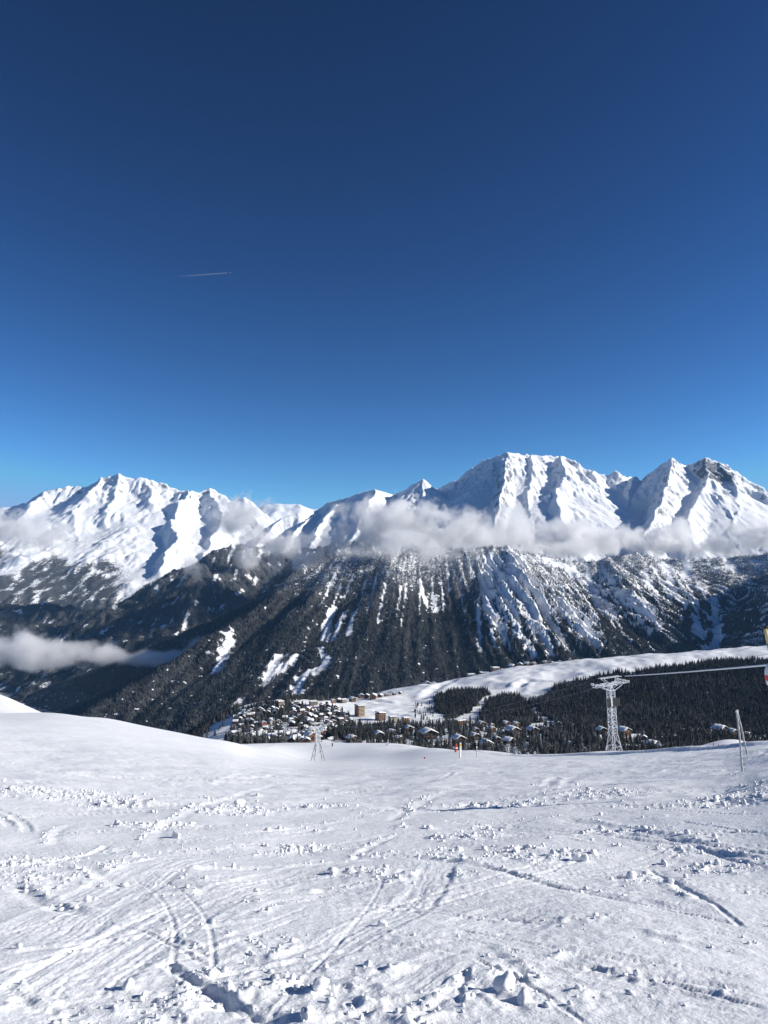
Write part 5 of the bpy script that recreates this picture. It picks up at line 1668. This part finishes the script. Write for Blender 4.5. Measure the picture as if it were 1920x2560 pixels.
b1 = ghit(1857, 1930); b1[2] = float(gz_at(b1[0], b1[1]))
pole('marker_pole', 'nearer rimed wooden pole of the leaning pair on the right', b1, at(1842, 1779, b1[1] - 0.15), 0.034, m_bamboo, m_white)
b2 = ghit(1868, 1884); b2[2] = float(gz_at(b2[0], b2[1]))
pole('marker_pole', 'farther rimed wooden pole crossing behind the nearer one', b2, at(1843, 1776, b2[1] - 0.2), 0.042, m_bamboo, m_white)

# padded pole cut by the right edge of the picture
D5 = 21.0
pt = at(1913, 1566, D5); pm = at(1933, 1690, D5)
dirp = (pm - pt) / np.linalg.norm(pm - pt)
zb = pt + dirp * 4.3
zb[2] = float(gz_at(zb[0], D5))
pp_ = pole('padded_pole', 'pale yellow pole with a red, white and yellow pad at the right edge', zb, pt, 0.05, m_yell, m_panel)


def lathe(name, prof, mat, parent, axis_o, axis_d, n=20):
    d = Vector(axis_d).normalized(); u = d.orthogonal().normalized(); w = d.cross(u); vs_ = []; fs_ = []
    for (s, r) in prof:
        for j in range(n):
            a = 2 * math.pi * j / n
            vs_.append(Vector(axis_o) + d * s + (u * math.cos(a) + w * math.sin(a)) * r)
    for i in range(len(prof) - 1):
        for j in range(n):
            fs_.append((i * n + j, i * n + (j + 1) % n, (i + 1) * n + (j + 1) % n, (i + 1) * n + j))
    return MB().add(vs_, fs_).build(name, mat, parent, True)


o_ = Vector(pm - zb); dd_ = Vector(dirp)
lathe('pad', [(-0.34, 0.05), (-0.33, 0.11), (-0.22, 0.16), (-0.16, 0.19), (-0.05, 0.205)], m_white, pp_, o_, dd_)
lathe('pad', [(-0.05, 0.207), (0.06, 0.212), (0.10, 0.208)], m_redp, pp_, o_, dd_)
lathe('pad', [(0.10, 0.206), (0.20, 0.195)], m_white, pp_, o_, dd_)
lathe('pad', [(0.20, 0.195), (0.28, 0.16), (0.38, 0.10), (0.42, 0.05)], m_yellow, pp_, o_, dd_)


def stake(u, v, hpx, wpx, label, parts, lean=0.0, D=None):
    """piste marker: a stack of coloured sleeves on a thin post"""
    q = ghit(u, v, 20, 690); q[2] = float(gz_at(q[0], q[1])) if abs(q[0] / (q[1] + 1.5)) < 0.63 else q[2]
    s = q[1] / F
    t = thing('piste_marker', label, 'piste marker', q); t.rotation_euler = (0, lean, 0.3)
    z = 0.0; h = hpx * s; r = wpx * s / 2
    for nm, frac, mat, wf in parts:
        MB().bar((0, 0, z - (0.3 if z == 0 else 0)), (0, 0, z + h * frac), r * wf, 8).build(nm, mat, t)
        z += h * frac
    return t


stake(1150, 1898, 37, 6, 'pale yellow piste post standing on the snow right of centre', [('foot', 0.04, m_panel, 0.6), ('sleeve', 0.72, m_white, 0.9), ('sleeve', 0.18, m_yellow, 0.8), ('tip', 0.06, m_white, 0.8)], 0.03)
stake(1139, 1881, 22, 6, 'red piste marker just behind the pale yellow post', [('sleeve', 0.42, m_redp, 0.8), ('disc', 0.12, m_white, 1.5), ('sleeve', 0.30, m_redp, 0.9), ('tip', 0.16, m_steel, 0.35)], 0.10)
stake(1192, 1893, 27, 3, 'thin grey stake right of the pale yellow post', [('post', 0.85, m_bamboo, 0.7), ('tip', 0.15, m_white, 0.9)])
stake(1062, 1896, 7, 4, 'tiny red marker on the snow left of the pale yellow post', [('sleeve', 0.8, m_redp, 1.0), ('tip', 0.2, m_white, 0.7)])
stake(831, 1866, 9, 3.4, 'small dark post on the far brow right of the pylon', [('post', 0.9, m_panel, 0.8), ('tip', 0.1, m_rime, 0.9)])
stake(478, 1840, 21, 5, 'pale post standing on the crest of the left snow hill', [('sleeve', 0.86, m_bamboo, 0.8), ('tip', 0.14, m_white, 0.9)], 0.06)

# rimed bushes at the brow
def shrub(u, v, hpx, wpx, label, seed):
    q = ghit(u, v, 60, 600); q[2] = float(gz_at(q[0], q[1]))
    s = q[1] / F; h = hpx * s; w = wpx * s / 2
    rg_ = random.Random(seed)
    t = thing('rimed_bush', label, 'bush', q)
    st = MB(); tw = MB()
    for k in range(9):
        a = rg_.uniform(0, 6.28); r = rg_.uniform(0, 0.8) * w
        b = (math.cos(a) * r * 0.4, math.sin(a) * r * 0.4, -0.2); e = (math.cos(a) * r, math.sin(a) * r, h * rg_.uniform(0.6, 1.0))
        st.bar(b, e, 0.045, 5, 0.02)
        for j in range(16):
            f = rg_.uniform(0.12, 1.0)
            p = [b[i] + (e[i] - b[i]) * f for i in range(3)]
            g = [p[0] + rg_.gauss(0, 0.32) * w, p[1] + rg_.gauss(0, 0.32) * w, min(h * 1.05, p[2] + rg_.uniform(0.05, 0.28) * h)]
            tw.bar(p, g, 0.05, 4, 0.02)
    st.build('stem', m_rime, t); tw.build('twigs', m_rime, t)


for i, (u, v, h, w, lb) in enumerate([(1270, 1884, 24, 22, 'tallest rimed bush at the dip of the brow'), (1287, 1886, 16, 18, 'second rimed bush leaning beside the tallest one'), (1300, 1888, 10, 8, 'small rimed shrub right of the two tall bushes'),
                                      (1318, 1888, 8, 10, 'low rimed shrub in the row along the brow'), (1336, 1887, 7, 10, 'last low rimed shrub along the brow'), (1022, 1866, 18, 18, 'rimed white tree in front of the dark conifers left of the red marker'), (968, 1859, 9, 14, 'rimed bush at the brow under the dark curved-roof chalet')]):
    shrub(u, v, h, w, lb, i + 3)

# small firs on and before the round knoll
for i, (u, v, h, lb) in enumerate([(1784, 1869, 13, 'small fir standing alone in front of the round knoll'), (1797, 1868, 9, 'smaller pale fir beside the lone fir at the knoll'), (1765, 1872, 9, 'low fir at the left foot of the knoll'), (1742, 1873, 8, 'leftmost low fir before the knoll'),
                                   (1848, 1864, 7, 'tiny fir just left of the leaning poles'), (1855, 1864, 7, 'tiny fir between the leaning poles')]):
    q = ghit(u, v, 100, 400); hm = h * q[1] / F
    t = thing('small_fir', lb, 'fir', (q[0], q[1], float(gz_at(q[0], q[1])) - 0.05), i, None, (hm * 1.3, hm * 1.3, hm))
    link('trunk', TRUNK, t); link('crown', CROWNS[i % 3], t)

# ------------------------------------------------------------------ clouds, contrail, haze
def cloud_mat(name, sigma, scale, ragged=2.7):
    m = bpy.data.materials.new(name); m.use_nodes = True
    nt = m.node_tree; nt.nodes.clear()
    out = nt.nodes.new('ShaderNodeOutputMaterial')
    pv = nt.nodes.new('ShaderNodeVolumePrincipled')
    tc = nt.nodes.new('ShaderNodeTexCoord'); geo = nt.nodes.new('ShaderNodeNewGeometry')
    ln = nt.nodes.new('ShaderNodeVectorMath'); ln.operation = 'LENGTH'
    wn_ = nt.nodes.new('ShaderNodeTexNoise'); wn_.inputs['Scale'].default_value = scale * 0.55; wn_.inputs['Detail'].default_value = 3
    nt.links.new(geo.outputs['Position'], wn_.inputs['Vector'])
    ws = nt.nodes.new('ShaderNodeVectorMath'); ws.operation = 'SUBTRACT'; ws.inputs[1].default_value = (0.5, 0.5, 0.5); nt.links.new(wn_.outputs['Color'], ws.inputs[0])
    wm = nt.nodes.new('ShaderNodeVectorMath'); wm.operation = 'MULTIPLY_ADD'; wm.inputs[1].default_value = (0.9, 0.9, 0.9)
    nt.links.new(ws.outputs[0], wm.inputs[0]); nt.links.new(tc.outputs['Object'], wm.inputs[2])
    nt.links.new(wm.outputs[0], ln.inputs[0])
    ln0 = nt.nodes.new('ShaderNodeVectorMath'); ln0.operation = 'LENGTH'; nt.links.new(tc.outputs['Object'], ln0.inputs[0])
    fall = mth(nt, 'SUBTRACT', 0.66, ln.outputs['Value'])
    nz = noise_n(nt, scale, 6, 0.64, geo.outputs['Position'])
    d = mth(nt, 'ADD', fall, mth(nt, 'MULTIPLY', mth(nt, 'SUBTRACT', nz, 0.545), ragged))
    d = mth(nt, 'MULTIPLY', mrange(nt, d, 0.0, 0.42), mrange(nt, ln0.outputs['Value'], 1.0, 0.72))
    nt.links.new(mth(nt, 'MULTIPLY', d, sigma), pv.inputs['Density'])
    pv.inputs['Color'].default_value = (0.985, 0.985, 0.99, 1)
    pv.inputs['Anisotropy'].default_value = 0.25
    nt.links.new(pv.outputs[0], out.inputs['Volume'])
    return m


m_cloud = cloud_mat('cloud_mist', 0.0135, 0.0072)
m_cloud_thin = cloud_mat('thin_cloud_mist', 0.009, 0.008)
uv_, uf_ = ico(3)
me_p = bpy.data.meshes.new('cloud_puff'); me_p.from_pydata(uv_.tolist(), [], uf_.tolist()); me_p.update(); me_p.shade_smooth(); me_p.materials.append(m_cloud)
me_t = bpy.data.meshes.new('cloud_wisp'); me_t.from_pydata(uv_.tolist(), [], uf_.tolist()); me_t.update(); me_t.shade_smooth(); me_t.materials.append(m_cloud_thin)

m_cloud_dense = cloud_mat('dense_cloud_mist', 0.018, 0.0075, 1.5)
me_d = bpy.data.meshes.new('cloud_roll'); me_d.from_pydata(uv_.tolist(), [], uf_.tolist()); me_d.update(); me_d.shade_smooth(); me_d.materials.append(m_cloud_dense)


def cloud(label, puffs):
    c = at(*puffs[0][:3])
    t = thing('cloud', label, 'cloud', c)
    for (u, v, D, ru, rv, thin) in puffs:
        p = at(u, v, D); s = D / F
        o = link('puff', (me_p, me_t, me_d)[thin], t, tuple(p - c))
        o.scale = (ru * s * 1.35, max(ru, rv) * s, rv * s * 1.4)
    return t


cloud('large billowing cloud bank clinging to the top of the wooded mountain', [(1010, 1318, 5000, 150, 88, 0), (900, 1320, 5100, 110, 70, 0), (1070, 1378, 3860, 85, 48, 0), (965, 1380, 3850, 75, 34, 1), (1165, 1372, 3950, 80, 30, 1), (865, 1385, 3850, 60, 26, 1), (1010, 1350, 4050, 90, 40, 0), (920, 1285, 5200, 60, 42, 0), (1050, 1285, 5100, 60, 40, 0), (1130, 1330, 5000, 130, 70, 0), (985, 1275, 5100, 70, 50, 0), (1180, 1345, 4700, 120, 48, 0), (1275, 1330, 5200, 120, 62, 0), (1290, 1290, 5300, 60, 42, 0), (830, 1360, 5100, 90, 50, 1)])
cloud('flat cloud bank trailing right above the forested plateau', [(1390, 1335, 5500, 120, 48, 0), (1500, 1350, 5500, 130, 42, 0), (1620, 1355, 5600, 130, 40, 0), (1700, 1340, 5600, 90, 42, 0), (1760, 1362, 5600, 130, 36, 0), (1880, 1345, 5500, 120, 55, 0), (1960, 1350, 5500, 130, 60, 0), (1420, 1375, 5200, 140, 28, 1), (1560, 1330, 5600, 50, 30, 0), (1650, 1325, 5700, 45, 26, 0), (1830, 1330, 5600, 60, 34, 0), (1470, 1330, 5600, 45, 30, 0)])
cloud('ragged cloud column over the forested ridge left of centre', [(600, 1290, 6600, 85, 60, 0), (560, 1310, 6600, 60, 45, 1), (650, 1350, 6000, 75, 50, 0), (680, 1410, 5200, 55, 60, 1), (700, 1365, 6000, 80, 40, 0), (770, 1390, 5200, 80, 36, 1), (740, 1350, 6000, 60, 30, 1), (475, 1420, 5600, 36, 42, 1), (640, 1385, 5600, 60, 45, 0)])
cloud('pale grey cloud in front of the snow massif at the left edge', [(40, 1325, 8300, 150, 52, 0), (-90, 1320, 8300, 150, 60, 0), (110, 1345, 8300, 90, 34, 1)])
cloud('long grey valley cloud below the massif at lower left', [(20, 1628, 4000, 140, 48, 2), (60, 1592, 4000, 50, 30, 0), (140, 1626, 4000, 130, 40, 2), (-100, 1625, 4000, 150, 52, 2), (240, 1640, 3950, 130, 30, 2), (350, 1646, 3900, 120, 26, 2), (440, 1645, 3850, 90, 24, 2), (488, 1620, 3750, 44, 26, 0), (90, 1655, 4000, 160, 28, 2)])

# vapour trail with the aircraft at its head
m_tr = bpy.data.materials.new('vapour_trail'); m_tr.use_nodes = True
nt = m_tr.node_tree; nt.nodes.clear()
out = nt.nodes.new('ShaderNodeOutputMaterial'); pv = nt.nodes.new('ShaderNodeVolumePrincipled'); tc = nt.nodes.new('ShaderNodeTexCoord')
sp_ = nt.nodes.new('ShaderNodeSeparateXYZ'); nt.links.new(tc.outputs['Object'], sp_.inputs[0])
nt.links.new(mth(nt, 'MULTIPLY', mrange(nt, sp_.outputs['X'], -1.0, 0.9), 0.011), pv.inputs['Density'])
nt.links.new(pv.outputs[0], out.inputs['Volume'])
ta, tb = at(432, 692, 30000), at(568, 682.5, 30000)
ex = Vector(tb - ta); half_l = ex.length / 2
mb = MB(); mb.bar((-1, 0, 0), (1, 0, 0), 0.034, 10, 0.022)
tr = mb.build('vapour_trail', m_tr)
tr.location = Vector((ta + tb) / 2); tr.rotation_euler = ex.to_track_quat('X', 'Z').to_euler(); tr.scale = (half_l,) * 3
tag(tr, 'thin white vapour trail fading to the left in the deep blue sky', 'vapour trail')
m_air = flat_mat('aircraft_white', (0.8, 0.8, 0.82), 0.4, 0.5)
ac = thing('aircraft', 'tiny airliner at the head of the vapour trail', 'aircraft', at(576, 682, 30000))
ac.rotation_euler = tr.rotation_euler
MB().bar((-32, 0, 0), (26, 0, 0), 3.0, 10).bar((26, 0, 0), (33, 0, 0), 3.0, 10, 0.6).build('fuselage', m_air, ac)
for sg in (-1, 1):
    MB().add([(6, sg * 2, -1), (-4, sg * 2, -1), (-14, sg * 31, 1), (-10, sg * 31, 1), (6, sg * 2, -0.2), (-4, sg * 2, -0.2), (-14, sg * 31, 1.4), (-10, sg * 31, 1.4)], [(0, 1, 2, 3), (7, 6, 5, 4), (0, 4, 5, 1), (1, 5, 6, 2), (2, 6, 7, 3), (3, 7, 4, 0)]).build('wing', m_air, ac)
    MB().add([(-25, sg * 1, 1), (-30, sg * 1, 1), (-34, sg * 11, 2), (-31, sg * 11, 2), (-25, sg * 1, 1.5), (-30, sg * 1, 1.5), (-34, sg * 11, 2.3), (-31, sg * 11, 2.3)], [(0, 1, 2, 3), (7, 6, 5, 4), (0, 4, 5, 1), (1, 5, 6, 2), (2, 6, 7, 3), (3, 7, 4, 0)]).build('tailplane', m_air, ac)
MB().add([(-22, -0.3, 2), (-30, -0.3, 2), (-34, -0.3, 12), (-30, -0.3, 12), (-22, 0.3, 2), (-30, 0.3, 2), (-34, 0.3, 12), (-30, 0.3, 12)], [(0, 1, 2, 3), (7, 6, 5, 4), (0, 4, 5, 1), (1, 5, 6, 2), (2, 6, 7, 3), (3, 7, 4, 0)]).build('fin', m_air, ac)

m_hz = bpy.data.materials.new('haze_air'); m_hz.use_nodes = True
nt = m_hz.node_tree; nt.nodes.clear()
out = nt.nodes.new('ShaderNodeOutputMaterial'); pv = nt.nodes.new('ShaderNodeVolumePrincipled')
pv.inputs['Color'].default_value = (0.27, 0.57, 1.0, 1); pv.inputs['Density'].default_value = HAZE; pv.inputs['Anisotropy'].default_value = 0.0
nt.links.new(pv.outputs[0], out.inputs['Volume'])
hz = MB().box((0, 2000, 339), (86000, 86000, 2282)).build('haze', m_hz)
tag(hz, kind='stuff')
